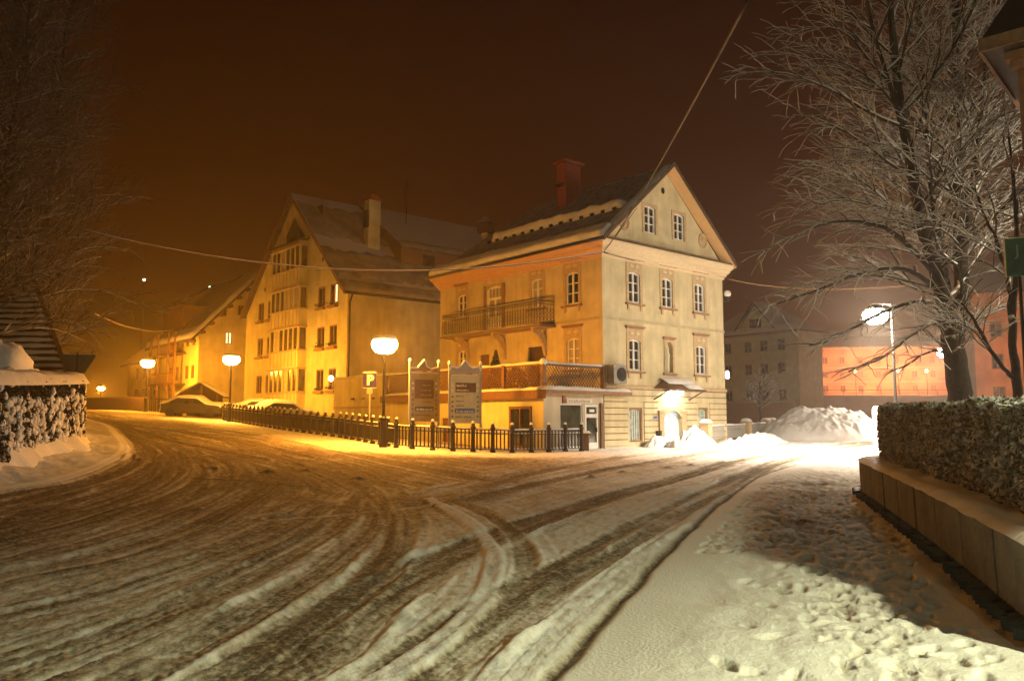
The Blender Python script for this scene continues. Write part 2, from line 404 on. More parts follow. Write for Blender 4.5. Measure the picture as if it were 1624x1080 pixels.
# clods of churned snow
grit = fbm(X * 15, Y * 9, 52, 2); g2 = fbm(X * 26, Y * 18, 54, 2); H += np.where(road, .011 * grit + .006 * g2 * sm(14, 7, Y), 0); slush = np.where(road, np.clip(slush + .38 * grit + .20 * g2, 0, 1), slush)
cl = vn(X * 7, Y * 5, 51); H += np.where(road, .03 * np.clip(cl - .28, 0, 1) * 4 * .5, 0)
# verge strip near the fence: smooth clean snow
# ---- pavement: kerb line slush, footprints, trampled area
line = np.exp(-((dk - .02 - .04 * fbm(sk * 1.5, sk * 0, 61, 2)) / .055) ** 2)
linek = line * sm(60, 20, Y) * (1.0 + .0 * sk)
slush = np.maximum(slush, linek * .95); H -= linek * .035
H += np.where(pave, .045 * sm(0, .9, dk) + .05 * fbm(X * .9, Y * .7, 63, 3) * sm(0, .8, dk), 0)
H += np.where(leftside, .08 * sm(0, .3, -dl) + .20 * sm(.5, 2.2, -dl) + (.12 * fbm(X * .8, Y * .8, 66, 4) + .03 * fbm(X * 6, Y * 5, 67, 3)) * sm(0, 1, -dl), 0)
lrid = np.exp(-((np.abs(dl) - .05) / .10) ** 2) * sm(60, 8, np.abs(Y)) ; H += .05 * lrid; slush = np.where(np.abs(dl) < .16, slush * .4, slush)
rs = np.random.RandomState(5)
wx_ = np.interp(Y, [3, 5.65, 9.04, 13.87, 20, 30], [2.6, 3.45, 4.6, 6.0, 9.5, 16]); tramp = np.where(pave, sm(8.5, 11.5, Y + .9 * fbm(X * .6, Y * .4, 71, 2)) * sm(24, 16, Y) * sm(.4, 1.4, dk) * sm(.2, 1.1, wx_ - X + .5 * fbm(X, Y, 72, 2)), 0)
foot = np.zeros_like(X); order = np.arange(len(X)).reshape(NY, NX)
for i in range(3400):
    fy = 3.2 + 21 * rs.rand() ** .9; kx = np.interp(fy, kerb[:, 1], kerb[:, 0]); wallx = np.interp(fy, [3, 5.65, 9.04, 13.87, 20, 30], [2.6, 3.45, 4.6, 6.0, 9.5, 16])
    if i < 1900:
        fx = kx + .5 + (wallx - kx - .75) * np.clip(rs.normal(.70, .15), .25, 1)
    else:
        fy = 9 + 11 * rs.rand(); kx = np.interp(fy, kerb[:, 1], kerb[:, 0]); wallx = np.interp(fy, [3, 5.65, 9.04, 13.87, 20, 30], [2.6, 3.45, 4.6, 6.0, 9.5, 16]); fx = kx + .4 + (wallx - kx - .5) * rs.rand()
    if fx < kx + .25: continue
    j0 = np.searchsorted(ys, fy - .3); j1 = np.searchsorted(ys, fy + .3)
    sub = order[j0:j1 + 1].ravel(); dx = X[sub] - fx; dy = Y[sub] - fy
    th = math.atan2(1, .3) + rs.normal(0, .6); cx = math.cos(th); sx = math.sin(th)
    dx = dx + .05 * vn(X[sub] * 9, Y[sub] * 9, 75); dy = dy + .06 * vn(X[sub] * 8 + 3, Y[sub] * 8, 76); a = (dx * cx + dy * sx) / (.08 + .06 * rs.rand()); b = (-dx * sx + dy * cx) / (.045 + .015 * rs.rand()); r = np.sqrt(a * a + b * b)
    dep = (.018 + .034 * rs.rand() ** 1.5) * (1 if i % 3 else .6)
    foot[sub] = np.minimum(foot[sub], -dep * (1 - sm(.35, 1.25, r))) + .004 * np.exp(-((r - 1.45) / .28) ** 2) * (dep / .06)
H += np.where(pave, foot + (.026 * fbm(X * 3, Y * 2.2, 73, 3) + .008 * fbm(X * 13, Y * 10, 74, 3)) * sm(.3, 1, dk), 0)
H += tramp * .035 * fbm(X * 6.5, Y * 5, 77, 3)
slush = np.where(pave, np.clip(slush - foot * 7 * .9 + .10 * sm(.0, .5, fbm(X * 3, Y * 2.2, 73, 3)) * 0, 0, 1), slush)  # dents darkened to paint their shade, along with trodden dirt
slush = np.where(pave, np.clip(np.maximum(slush, tramp * (.30 + .8 * fbm(X * 3.2, Y * 2, 79, 4))) + np.clip(-foot - .02, 0, 1) * 3 * tramp, 0, 1), slush)
# dark wet line left by a plough and a few lumps of dirt
pl = resample([(-7.3, 18.3), (-6.17, 17.75), (-5.21, 17.3), (-4.1, 16.45)]); d, s = sdist(X, Y, pl, 1)
wet = np.exp(-((d + .25 * fbm(s * 1.1, s * 0, 81, 3)) / (.10 + .05 * vn(s * 2, s * 0, 83))) ** 2) * (np.abs(d) < 1) * sm(-.42, -.15, vn(s * 3, s * 0 + 4, 84))
wet = np.clip(np.maximum(wet, linek * .25), 0, 1)
for cx, cy, r in [(-6.0, 19.6, .16), (-3.55, 18.6, .12), (-5.2, 20.2, .09), (2.9, 21, .1), (4.4, 22.5, .12), (5.3, 23.6, .1), (1.9, 19.2, .09), (-7.7, 20.4, .1)]:
    q = np.exp(-(((X - cx) / (r * 1.3)) ** 2 + ((Y - cy) / r) ** 2)); H += q * .07; wet = np.maximum(wet, q)
mudz = np.where(road, sm(.25, .45, vn(X * 9, Y * 4, 91) + .35 * vn(X * .5, Y * .3, 92)) * .5, 0)
wet = np.maximum(wet, mudz * .55)
slush = np.clip(slush, 0, 1)
V = np.stack([X, Y, H], 1)
a = order[:-1, :-1].ravel(); b = order[:-1, 1:].ravel(); c = order[1:, 1:].ravel(); d_ = order[1:, :-1].ravel()
Q = np.stack([a, b, c, d_], 1)
fp = pave[a] & pave[c]; fl = leftside[a] & leftside[c] & ~fp; fr = ~(fp | fl)

def ground_material():
    m = bpy.data.materials.new('trodden_snow'); m.use_nodes = True; t = m.node_tree; b = t.nodes['Principled BSDF']
    at = t.nodes.new('ShaderNodeAttribute'); at.attribute_name = 'dirt'; sp = t.nodes.new('ShaderNodeSeparateColor'); t.links.new(at.outputs['Color'], sp.inputs[0])
    tc = t.nodes.new('ShaderNodeTexCoord')
    n = t.nodes.new('ShaderNodeTexNoise'); n.inputs['Scale'].default_value = 22; n.inputs['Detail'].default_value = 6; n.inputs['Roughness'].default_value = .7
    t.links.new(tc.outputs['Object'], n.inputs['Vector'])
    ma = t.nodes.new('ShaderNodeMath'); ma.operation = 'MULTIPLY_ADD'; ma.inputs[1].default_value = 1.7; ma.inputs[2].default_value = -.85; t.links.new(n.outputs['Fac'], ma.inputs[0])
    sc = t.nodes.new('ShaderNodeMath'); sc.operation = 'MULTIPLY'; t.links.new(ma.outputs[0], sc.inputs[0])
    # grain only where slush is
    mm = t.nodes.new('ShaderNodeMath'); mm.operation = 'MULTIPLY_ADD'; mm.inputs[1].default_value = 1.3; mm.inputs[2].default_value = .08; t.links.new(sp.outputs[0], mm.inputs[0]); t.links.new(mm.outputs[0], sc.inputs[1])
    ad = t.nodes.new('ShaderNodeMath'); ad.operation = 'ADD'; ad.use_clamp = True; t.links.new(sp.outputs[0], ad.inputs[0]); t.links.new(sc.outputs[0], ad.inputs[1])
    r = t.nodes.new('ShaderNodeValToRGB'); e = r.color_ramp.elements
    e[0].position = 0; e[0].color = (.82, .82, .80, 1); e[1].position = 1; e[1].color = (.115, .088, .060, 1)
    k = e.new(.35); k.color = (.57, .52, .43, 1); k = e.new(.68); k.color = (.30, .25, .18, 1)
    t.links.new(ad.outputs[0], r.inputs['Fac'])
    mx = t.nodes.new('ShaderNodeMix'); mx.data_type = 'RGBA'; t.links.new(sp.outputs[1], mx.inputs[0]); t.links.new(r.outputs['Color'], mx.inputs[6]); mx.inputs[7].default_value = (.03, .022, .016, 1)
    t.links.new(mx.outputs[2], b.inputs['Base Color'])
    rr = t.nodes.new('ShaderNodeMapRange'); rr.inputs['To Min'].default_value = .75; rr.inputs['To Max'].default_value = .85; t.links.new(ad.outputs[0], rr.inputs['Value']); t.links.new(rr.outputs['Result'], b.inputs['Roughness'])
    b.inputs['Specular IOR Level'].default_value = .08
    n2 = t.nodes.new('ShaderNodeTexNoise'); n2.inputs['Scale'].default_value = 38; n2.inputs['Detail'].default_value = 5; t.links.new(tc.outputs['Object'], n2.inputs['Vector'])
    bp = t.nodes.new('ShaderNodeBump'); bp.inputs['Strength'].default_value = .5; bp.inputs['Distance'].default_value = .022; t.links.new(n2.outputs['Fac'], bp.inputs['Height']); t.links.new(bp.outputs[0], b.inputs['Normal'])
    return m
GM = ground_material()
def ground_piece(name, mask):
    q = Q[mask]; used = np.unique(q); remap = np.zeros(len(V), int); remap[used] = np.arange(len(used)); q = remap[q]; v = V[used]
    me = bpy.data.meshes.new(name); me.vertices.add(len(v)); me.vertices.foreach_set('co', v.ravel())
    me.loops.add(q.size); me.loops.foreach_set('vertex_index', q.ravel()); me.polygons.add(len(q)); me.polygons.foreach_set('loop_start', np.arange(len(q)) * 4)
    me.update(calc_edges=True); me.polygons.foreach_set('use_smooth', np.ones(len(q), bool))
    ca = me.color_attributes.new('dirt', 'FLOAT_COLOR', 'POINT'); c = np.zeros((len(v), 4)); c[:, 0] = slush[used]; c[:, 1] = wet[used]; c[:, 3] = 1; ca.data.foreach_set('color', c.ravel())
    me.materials.append(GM); return link(name, me, kind='structure')
ground_piece('road', fr); ground_piece('pavement', fp); ground_piece('verge', fl)
# one coarse sheet under everything, out to the horizon
gx = np.concatenate([np.linspace(-480, -60, 10), np.linspace(-55, 55, 56), np.linspace(60, 480, 10)]); gy = np.concatenate([np.linspace(-150, -20, 6), np.linspace(-15, 90, 54), np.linspace(100, 480, 12)])
gv = [(float(x), float(y), float(gz(x, y)) - (.12 if (abs(x) < .9 * y + 2 and 2 < y < 84) else .0)) for y in gy for x in gx]; n = len(gx)
g = MB(); g.v = gv; g.f = [(j * n + i, j * n + i + 1, (j + 1) * n + i + 1, (j + 1) * n + i) for j in range(len(gy) - 1) for i in range(n - 1)]; g.mi = [0] * len(g.f)
g.obj('ground', SNOW, smooth=True, kind='structure')

# ================================================================== BUILDING KIT
TOWN = math.atan2(.65077, .75927)
VX, VY = .75927, .65077
def loc2w(o, x, y): return (o[0] + x * VX - y * VY, o[1] + x * VY + y * VX)
ROTF = (0, 0, 0); ROTS = (0, 0, -math.pi / 2)        # wall facing local -y, wall facing local -x
def wallgrid(L, H_, holes, depth=.2, top=None):
    """upright wall in x (0..L) and z, facing -y, with real openings and reveals"""
    mb = MB(); xs = sorted({0, L} | {h[0] for h in holes} | {h[1] for h in holes}); zs = sorted({0, H_} | {h[2] for h in holes} | {h[3] for h in holes})
    for i in range(len(xs) - 1):
        for j in range(len(zs) - 1):
            cx = (xs[i] + xs[i + 1]) / 2; cz = (zs[j] + zs[j + 1]) / 2
            if any(h[0] < cx < h[1] and h[2] < cz < h[3] for h in holes): continue
            mb.add([(xs[i], 0, zs[j]), (xs[i + 1], 0, zs[j]), (xs[i + 1], 0, zs[j + 1]), (xs[i], 0, zs[j + 1])], [(0, 1, 2, 3)])
    for x0, x1, z0, z1 in holes:
        d = depth
        mb.add([(x0, 0, z0), (x1, 0, z0), (x1, 0, z1), (x0, 0, z1), (x0, d, z0), (x1, d, z0), (x1, d, z1), (x0, d, z1)], [(0, 4, 5, 1), (1, 5, 6, 2), (2, 6, 7, 3), (3, 7, 4, 0)])
    return mb
WIN = {}
def window_mesh(w, h, arch, cols, rows, fw=.06, bar=.035, mid=.09, split=None):
    k = (w, h, arch, cols, rows, fw, bar, mid)
    if k in WIN: return WIN[k]
    f = MB()
    f.box(-w / 2, -w / 2 + fw, -.05, .03, 0, h); f.box(w / 2 - fw, w / 2, -.05, .03, 0, h); f.box(-w / 2 + fw, w / 2 - fw, -.05, .03, 0, fw)
    f.box(-w / 2 + fw, w / 2 - fw, -.05, .03, h - fw, h)
    if arch:
        n = 10
        for i in range(n):
            x0 = -w / 2 + fw + (w - 2 * fw) * i / n; x1 = -w / 2 + fw + (w - 2 * fw) * (i + 1) / n
            z0 = h - fw - arch * (abs(x0) / (w / 2)) ** 2; z1 = h - fw - arch * (abs(x1) / (w / 2)) ** 2
            f.prism([(x0, z0), (x1, z1), (x1, h - fw), (x0, h - fw)], -.049, .029)
    for c in range(1, cols):
        x = -w / 2 + fw + (w - 2 * fw) * c / cols; b = mid if c * 2 == cols else bar
        f.box(x - b / 2, x + b / 2, -.045, .02, fw, h - fw)
    for r in range(1, rows):
        z = fw + (h - 2 * fw) * r / rows; f.box(-w / 2 + fw, w / 2 - fw, -.04, .015, z - bar / 2, z + bar / 2)
    fo = f.obj('window', WHITEP); me = fo.data; bpy.data.objects.remove(fo)
    p = MB(); p.add([(-w / 2 + .02, .025, .02), (w / 2 - .02, .025, .02), (w / 2 - .02, .025, h - .02), (-w / 2 + .02, .025, h - .02)], [(0, 1, 2, 3)])
    po = p.obj('pane', GLASS); pm = po.data; bpy.data.objects.remove(po)
    WIN[k] = (me, pm); return WIN[k]
def put_window(parent, x, y, z, rot, w, h, arch=0, cols=2, rows=3, frame=None, pane=None, inset=.1, **kw):
    me, pm = window_mesh(w, h, arch, cols, rows, **kw)
    if frame:
        me = me.copy(); me.materials.clear(); me.materials.append(frame)
    o = link('window', me, parent, (x, y, z), rot)
    if rot[2] == 0: o.location = (x, y + inset, z)
    else: o.location = (x + inset, y, z)
    if pane:
        pm = pm.copy(); pm.materials.clear(); pm.materials.append(pane)
    link('pane', pm, o)
    return o
def roof_slab(mb, pts, th, mi=0):
    """a sloping slab: four or three corner points, thickness th downwards"""
    n = len(pts); lo = [(p[0], p[1], p[2] - th) for p in pts]
    return mb.add(list(pts) + lo, [tuple(range(n)), tuple(range(2 * n - 1, n - 1, -1))] + [(i, i + n, (i + 1) % n + n, (i + 1) % n) for i in range(n)], mi)

# ================================================================== CORNER HOUSE
C0 = (4.02, 34.77)
house = thing('corner_house', 'cream three-storey corner house with painted window frames, gabled snowy roof and lit entrance', 'house', (C0[0], C0[1], 0), TOWN)
HW, HD, HZ = 9.2, 12.4, 8.95
FRONT_W = [(2.17, 6.92, .80, 1.42), (4.60, 6.92, .80, 1.42), (7.18, 6.92, .80, 1.42), (2.14, 3.78, .80, 1.42), (7.18, 3.78, .80, 1.42)]
ARCH_W = [(2.15, .52, .92, 1.56), (7.28, .62, .80, 1.5)]
holes = [(x - w / 2, x + w / 2, z, z + h) for x, z, w, h in FRONT_W + ARCH_W] + [(4.32, 4.96, 3.78, 5.25), (4.05, 5.4, .32, 2.0)]
wallgrid(HW, HZ + .6, holes).obj('wall', CREAM, house)
LEFT_W = [(1.88, 6.85, .82, 1.5), (4.30, 6.95, .82, 1.42), (10.36, 7.05, .80, 1.25), (1.85, 3.85, .80, 1.42), (10.33, 4.0, .72, 1.25)]
lh = [(y - w / 2, y + w / 2, z, z + h) for y, z, w, h in LEFT_W] + [(6.95, 8.25, 6.1, 8.42), (3.7, 4.95, 3.0, 5.05), (8.0, 8.8, 3.0, 4.9)]
wl = wallgrid(HD, HZ + .6, [(HD - b, HD - a, z0, z1) for a, b, z0, z1 in lh]); wl.obj('wall', CREAM, house, (0, HD, 0), ROTS)
b_ = MB(); b_.add([(HW, 0, 0), (HW, HD, 0), (HW, HD, HZ + .6), (HW, 0, HZ + .6), (0, HD, 0), (0, HD, HZ + .6)], [(0, 1, 2, 3), (1, 4, 5, 2)]); b_.obj('wall', CREAM, house)
# gable wall with openings cut by the roof line
GW = [(3.38, 10.38, .80, 1.32), (5.62, 10.38, .80, 1.32)]
gb = MB()
AP = (4.55, 13.95); SL = (13.95 - 9.45) / 5.05
def gtop(x): return AP[1] - .22 - SL * abs(x - AP[0])
cuts = sorted([0.0, HW, AP[0]] + [v for x, z, w, h in GW for v in (x - w / 2, x + w / 2)])
for i in range(len(cuts) - 1):
    x0, x1 = cuts[i], cuts[i + 1]; hs = [(z, z + h) for x, z, w, h in GW if x - w / 2 < (x0 + x1) / 2 < x + w / 2]
    zz = [9.5] + [v for h in hs for v in h]
    for j in range(0, len(zz) - 1, 2): gb.add([(x0, 0, zz[j]), (x1, 0, zz[j]), (x1, 0, zz[j + 1]), (x0, 0, zz[j + 1])], [(0, 1, 2, 3)])
    zl = zz[-1]; gb.add([(x0, 0, zl), (x1, 0, zl), (x1, 0, gtop(x1)), (x0, 0, gtop(x0))], [(0, 1, 2, 3)])
for x, z, w, h in GW:
    x0, x1 = x - w / 2, x + w / 2; gb.add([(x0, 0, z), (x1, 0, z), (x1, 0, z + h), (x0, 0, z + h), (x0, .2, z), (x1, .2, z), (x1, .2, z + h), (x0, .2, z + h)], [(0, 4, 5, 1), (1, 5, 6, 2), (2, 6, 7, 3), (3, 7, 4, 0)])
gb.obj('gable_wall', CREAM, house)
# windows
def surround(parent, x, y, z, rot, w, h, arch=.10, cap=True, plain=False):
    s = MB(); t = .17; e = .035
    s.box(-w / 2 - t, -w / 2, -e, .0, -.04, h + .12); s.box(w / 2, w / 2 + t, -e, 0, -.04, h + .12)
    n = 8
    for i in range(n):
        x0 = -w / 2 + w * i / n; x1 = -w / 2 + w * (i + 1) / n
        z0 = h - arch * (abs(x0) / (w / 2)) ** 2; z1 = h - arch * (abs(x1) / (w / 2)) ** 2
        s.prism([(x0, z0), (x1, z1), (x1, h + .12), (x0, h + .12)], -e, .04)
    so = s.obj('window_surround', TRIM, parent, (x, y, z), rot)
    if not plain:
        q = MB(); q.box(-w / 2 - t, w / 2 + t, -.025, 0, h + .12, h + .55); q.obj('frieze', TRIM, so)
        for sx in (-1, 1):
            k = MB(); k.prism([(-.13, 0), (.13, 0), (.17, .12), (.05, .10), (.02, .17), (-.04, .14), (-.15, .12)], -.05, -.0251); k.obj('ornament', CREAM, so, (sx * .2, 0, h + .22))
        c = MB(); c.box(-w / 2 - t - .1, w / 2 + t + .1, -.13, 0, h + .55, h + .61); c.box(-w / 2 - t - .04, w / 2 + t + .04, -.08, 0, h + .49, h + .549); c.obj('lintel', TRIMD, so)
        sl = MB(); sl.box(-w / 2 - t - .07, w / 2 + t + .07, -.13, 0, -.13, -.045); sl.obj('sill', TRIMD, so)
        for sx in (-1, 1):
            br = MB(); br.prism([(-.09, -.131), (.0, -.131), (-.015, -.30), (-.05, -.40), (-.06, -.28)], -.07, .07, 'x'); br.obj('bracket', TRIM, so, (sx * (w / 2 + .04), 0, 0))
        ss = MB(); snow_sheet(ss, (-w / 2 - t - .05, -.12, -.045), (1, 0, 0), (0, 1, 0), w + 2 * t + .1, .1, .03, 3, 6, 3); ss.obj('snow', SNOW, so, smooth=True)
    return so
for x, z, w, h in FRONT_W: put_window(house, x, 0, z, ROTF, w, h, .08); surround(house, x, 0, z, ROTF, w, h)
for i, (y, z, w, h) in enumerate(LEFT_W):
    put_window(house, 0, y, z, ROTS, w, h, .08, pane=SHADE if i in (1, 3) else None)
    surround(house, 0, y, z, ROTS, w, h)
for x, z, w, h in GW: put_window(house, x, 0, z, ROTF, w, h, .06); surround(house, x, 0, z, ROTF, w, h, plain=True)
LITG = mat('softly_lit_glass', (.30, .36, .30), .25, .35, 5, emit=(.8, .95, .75), estr=.10)
for x, z, w, h in ARCH_W:
    put_window(house, x, 0, z, ROTF, w, h, .12, 1, 1, frame=TRIMD, pane=LITG, fw=.07)
# vases and curtain in the left shop window
cu = MB()
for k in range(5): cu.tube([(1.82 + k * .16, .09, .6), (1.81 + k * .16, .085, 1.3), (1.83 + k * .16, .09, 1.98)], .02, 5)
cu.obj('curtain', WHITEP, house)
# niche in the middle of the first floor
ni = MB(); w = .64; zb = 3.78; n = 12
pr = []
for i in range(n + 1):
    a = math.pi * i / n; pr.append((4.64 - math.cos(a) * w / 2 * .8, 4.95 + math.sin(a) * .30))
outl = [(4.64 - w / 2 * .8, zb)] + pr + [(4.64 + w / 2 * .8, zb)]
for i in range(len(outl) - 1):
    (x0, z0), (x1, z1) = outl[i], outl[i + 1]
    def ob(x, z): return (4.64 + (.38 if x > 4.64 else -.38) if abs(x - 4.64) > .01 else 4.64, z if z <= 4.95 else 5.33)
    (a0, c0), (a1, c1) = ob(x0, z0), ob(x1, z1)
    ni.add([(x0, -.05, z0), (x1, -.05, z1), (a1, -.05, c1), (a0, -.05, c0), (x0, .2, z0), (x1, .2, z1)], [(0, 3, 2, 1), (0, 1, 5, 4)])
ni.obj('niche_frame', TRIM, house)
q = MB(); q.add([(4.3, .19, 3.7), (4.98, .19, 3.7), (4.98, .19, 5.3), (4.3, .19, 5.3)], [(0, 1, 2, 3)]); q.obj('niche_back', CREAM2, house)
q = MB(); q.lathe([(.05, 0), (.10, .04), (.085, .3), (.11, .62), (.12, .85), (.06, .95), (.075, 1.03), (.07, 1.12), (.02, 1.19)], 8, (4.64, .09, 3.82)); q.obj('statue', GREYW, house, smooth=True)
q = MB(); q.box(4.18, 5.10, -.12, 0, 5.40, 5.47); q.box(4.22, 5.06, -.05, 0, 5.335, 5.40); q.box(4.15, 5.13, -.12, 0, 3.64, 3.74); q.obj('niche_cornice', TRIMD, house)
# courses of the rusticated ground floor
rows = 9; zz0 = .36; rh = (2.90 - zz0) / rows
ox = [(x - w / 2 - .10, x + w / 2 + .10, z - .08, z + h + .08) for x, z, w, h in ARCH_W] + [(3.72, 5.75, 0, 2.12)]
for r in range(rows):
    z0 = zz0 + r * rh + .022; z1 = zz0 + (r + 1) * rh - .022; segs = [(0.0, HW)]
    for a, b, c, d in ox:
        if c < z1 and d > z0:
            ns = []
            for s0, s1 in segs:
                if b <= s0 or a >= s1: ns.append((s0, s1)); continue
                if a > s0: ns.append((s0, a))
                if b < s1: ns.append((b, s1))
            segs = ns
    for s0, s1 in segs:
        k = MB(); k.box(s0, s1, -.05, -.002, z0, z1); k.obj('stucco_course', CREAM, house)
        k = MB(); k.box(s0, s1, -.012, -.003, z1 + .002, z1 + .042); k.obj('joint_shade', TRIMD, house)  # dark strip paints the groove shade over the joint dirt
q = MB(); q.box(-.0, HW + .03, -.06, -.002, 0, .36); q.obj('plinth', CREAM2, house)
q = MB(); q.box(-.04, HW + .05, -.09, 0, 2.93, 3.05); q.box(-.02, HW + .03, -.055, 0, 3.051, 3.10); q.obj('belt_course', TRIM, house)
q = MB(); q.box(-.04, HW + .03, -.045, 0, 6.0, 6.12); q.box(-.045, 0, 0, HD, 6.0, 6.12); q.obj('belt_course', mat('olive_band', (.42, .36, .22), .85), house)
# corner pilaster strip
q = MB(); q.box(-.018, .45, -.018, 0, 3.1, 6.0); q.box(-.018, .45, -.018, 0, 6.12, 8.9); q.obj('corner_strip', CREAM, house)
# cornice: moulded bands on the front, cove on the left
prof = [(.0, 8.78), (-.08, 8.80), (-.10, 8.90), (-.16, 8.93), (-.20, 9.05), (-.30, 9.12), (-.34, 9.25), (-.44, 9.32), (-.50, 9.44), (-.50, 9.52), (0, 9.52)]
cn = MB(); N = len(prof); vs = []
for (o_, z) in prof: vs += [(o_ * .9, o_, z)]
for (o_, z) in prof: vs += [(HW - o_ * .8, o_, z)]
cn.add(vs, [(i, i + N, i + N + 1, i + 1) for i in range(N - 1)]); cn.obj('cornice', mat('cornice_stucco', (.62, .50, .33), .8, .05), house)
cn = MB(); vs = []
for (o_, z) in prof: vs += [(o_ * .9, o_, z)]
for (o_, z) in prof: vs += [(o_ * .9, HD - o_, z)]
cn.add(vs, [(i + 1, i + N + 1, i + N, i) for i in range(N - 1)]); cn.obj('cornice', mat('cornice_cove', (.60, .36, .20), .8, .05), house)
q = MB(); q.box(-.42, HW + .42, -.52, .0, 9.522, 9.60); q.obj('gable_ledge', WOODD, house)
q = MB(); snow_sheet(q, (-.42, -.52, 9.60), (1, 0, 0), (0, 1, 0), HW + .84, .50, .09, 5); q.obj('snow', SNOW, house, smooth=True)
# roof
OV = -.62; EX = -.52; EZ = 9.56; RXc = AP[0]; RZ = AP[1]; EX2 = 2 * RXc - EX; YB = 12.95; YR = 9.3
rf = MB()
roof_slab(rf, [(EX, OV, EZ), (EX, YB, EZ), (RXc, YR, RZ), (RXc, OV, RZ)], .14)
roof_slab(rf, [(RXc, OV, RZ), (RXc, YR, RZ), (EX2, YB, EZ), (EX2, OV, EZ)], .14)
roof_slab(rf, [(EX, YB, EZ), (EX2, YB, EZ), (RXc, YR, RZ)], .14)
roof = rf.obj('roof', ROOFT, house)
# verge boards along the gable, pale soffit under them
for s in (-1, 1):
    x0 = EX if s < 0 else EX2
    q = MB(); q.prism([(x0, EZ - .20), (x0, EZ + .02), (RXc, RZ + .03), (RXc, RZ - .20)], OV - .035, OV - .002); q.obj('verge_board', WOODD, roof)
    q = MB(); q.prism([(x0 + s * -.05, EZ - .16), (x0, EZ - .16), (RXc, RZ - .148), (RXc, RZ - .22)], OV, -.001); q.obj('soffit', mat('ochre_soffit', (.58, .37, .18), .8, .05), roof)
    q = MB(); ux = Vector((RXc - x0, 0, RZ - EZ)); Ls = ux.length; ux.normalize()
    nn = Vector((s * ux.z if s > 0 else -ux.z, 0, abs(ux.x)))
    snow_sheet(q, Vector((x0, OV - .03, EZ + .02)) + ux * .1, ux, (0, 1, 0), Ls * (.97 if s < 0 else .52), .55, .12 if s < 0 else .22, 11 + s, up=tuple(nn), wob=.06); q.obj('snow', SNOW, roof, smooth=True)
# snow bands: along the eave and behind the snow guards
def slope_pt(u, y): return Vector((EX + (RXc - EX) * u, y, EZ + (RZ - EZ) * u))
su = Vector((RXc - EX, 0, RZ - EZ)).normalized(); SLn = Vector((-su.z, 0, su.x)); SLL = Vector((RXc - EX, 0, RZ - EZ)).length
q = MB(); snow_sheet(q, slope_pt(0, OV + .03) - su * .06, (0, 1, 0), su, YB - OV - .1, 1.1, .26, 21, 120, 9, up=tuple(SLn * .9 + Vector((-.1, 0, .1))), rough=.16, wob=.10); q.obj('eave_snow', SNOW, roof, smooth=True)
q = MB(); snow_sheet(q, slope_pt(.40, .1), (0, 1, 0), su, 9.6, .62, .34, 22, 110, 9, up=tuple(SLn), rough=.22, wob=.12); q.obj('snow_bank', SNOW, roof, smooth=True)
q = MB(); snow_sheet(q, slope_pt(.94, OV), (0, 1, 0), (1, 0, 0), YR - OV, .6, .10, 23, 40, 5, rough=.3); q.obj('ridge_snow', SNOW, roof, smooth=True)
for k in range(14):
    g_ = MB(); p = slope_pt(.395, .5 + k * .72); g_.box(-.05, .05, -.09, .09, -.02, .13); g_.obj('snow_guard', IRON, roof, p, (0, -.72, 0))
q = MB(); q.tube([(EX - .07, OV, EZ - .08), (EX - .07, YB, EZ - .08)], .075, 8); q.obj('gutter', IRON, roof, smooth=True)
q = MB(); q.tube([(HW + .1, .25, 9.4), (HW + .12, .25, 8.7), (HW + .1, .25, 3), (HW + .1, .25, .3)], .05, 8); q.obj('downpipe', GALV, house, smooth=True)
# chimney: courses of brick show as joints in the geometry
ch = MB(); cx0, cx1, cy0, cy1 = 3.05, 4.15, 5.35, 6.0
zc = 12.2
ch.box(cx0 + .02, cx1 - .02, cy0 + .02, cy1 - .02, zc, 15.2)
chim = ch.obj('chimney', mat('mortar', (.12, .07, .05), .9), roof)
for r in range(19):
    k = MB(); z = zc + r * .155; k.box(cx0, cx1, cy0, cy1, z, z + .135); k.obj('brick_course', BRICKR, chim)
q = MB(); q.box(cx0 - .16, cx1 + .16, cy0 - .16, cy1 + .16, 15.2, 15.3); q.obj('chimney_cap', BRICKR, chim)
q = MB(); snow_sheet(q, (cx0 - .15, cy0 - .15, 15.3), (1, 0, 0), (0, 1, 0), cx1 - cx0 + .3, cy1 - cy0 + .3, .09, 4, 6, 5); q.obj('snow', SNOW, chim, smooth=True)
q = MB(); q.box(2.78, 3.05, 5.5, 5.9, 13.9, 13.97); q.obj('chimney_step', IRON, chim)
# lidded vent pipe behind the hip
ck = thing('roof_vent', 'small square-hooded vent on a pale stub behind the snowy hip of the corner house', 'roof vent', (*loc2w(C0, 3.2, 12.3), 0), TOWN + .45)
q = MB(); q.box(-.2, .2, -.2, .2, 9.8, 12.7); q.obj('stub', CREAM2, ck)
q = MB(); q.box(-.42, .42, -.42, .42, 12.55, 13.15); q.obj('hood', WOODD, ck)
q = MB(); q.lathe([(.72, 0), (.60, .10), (.02, .5)], 4, (0, 0, 13.15)); q.obj('lid', ROOFT, ck, rot=(0, 0, math.pi / 4))
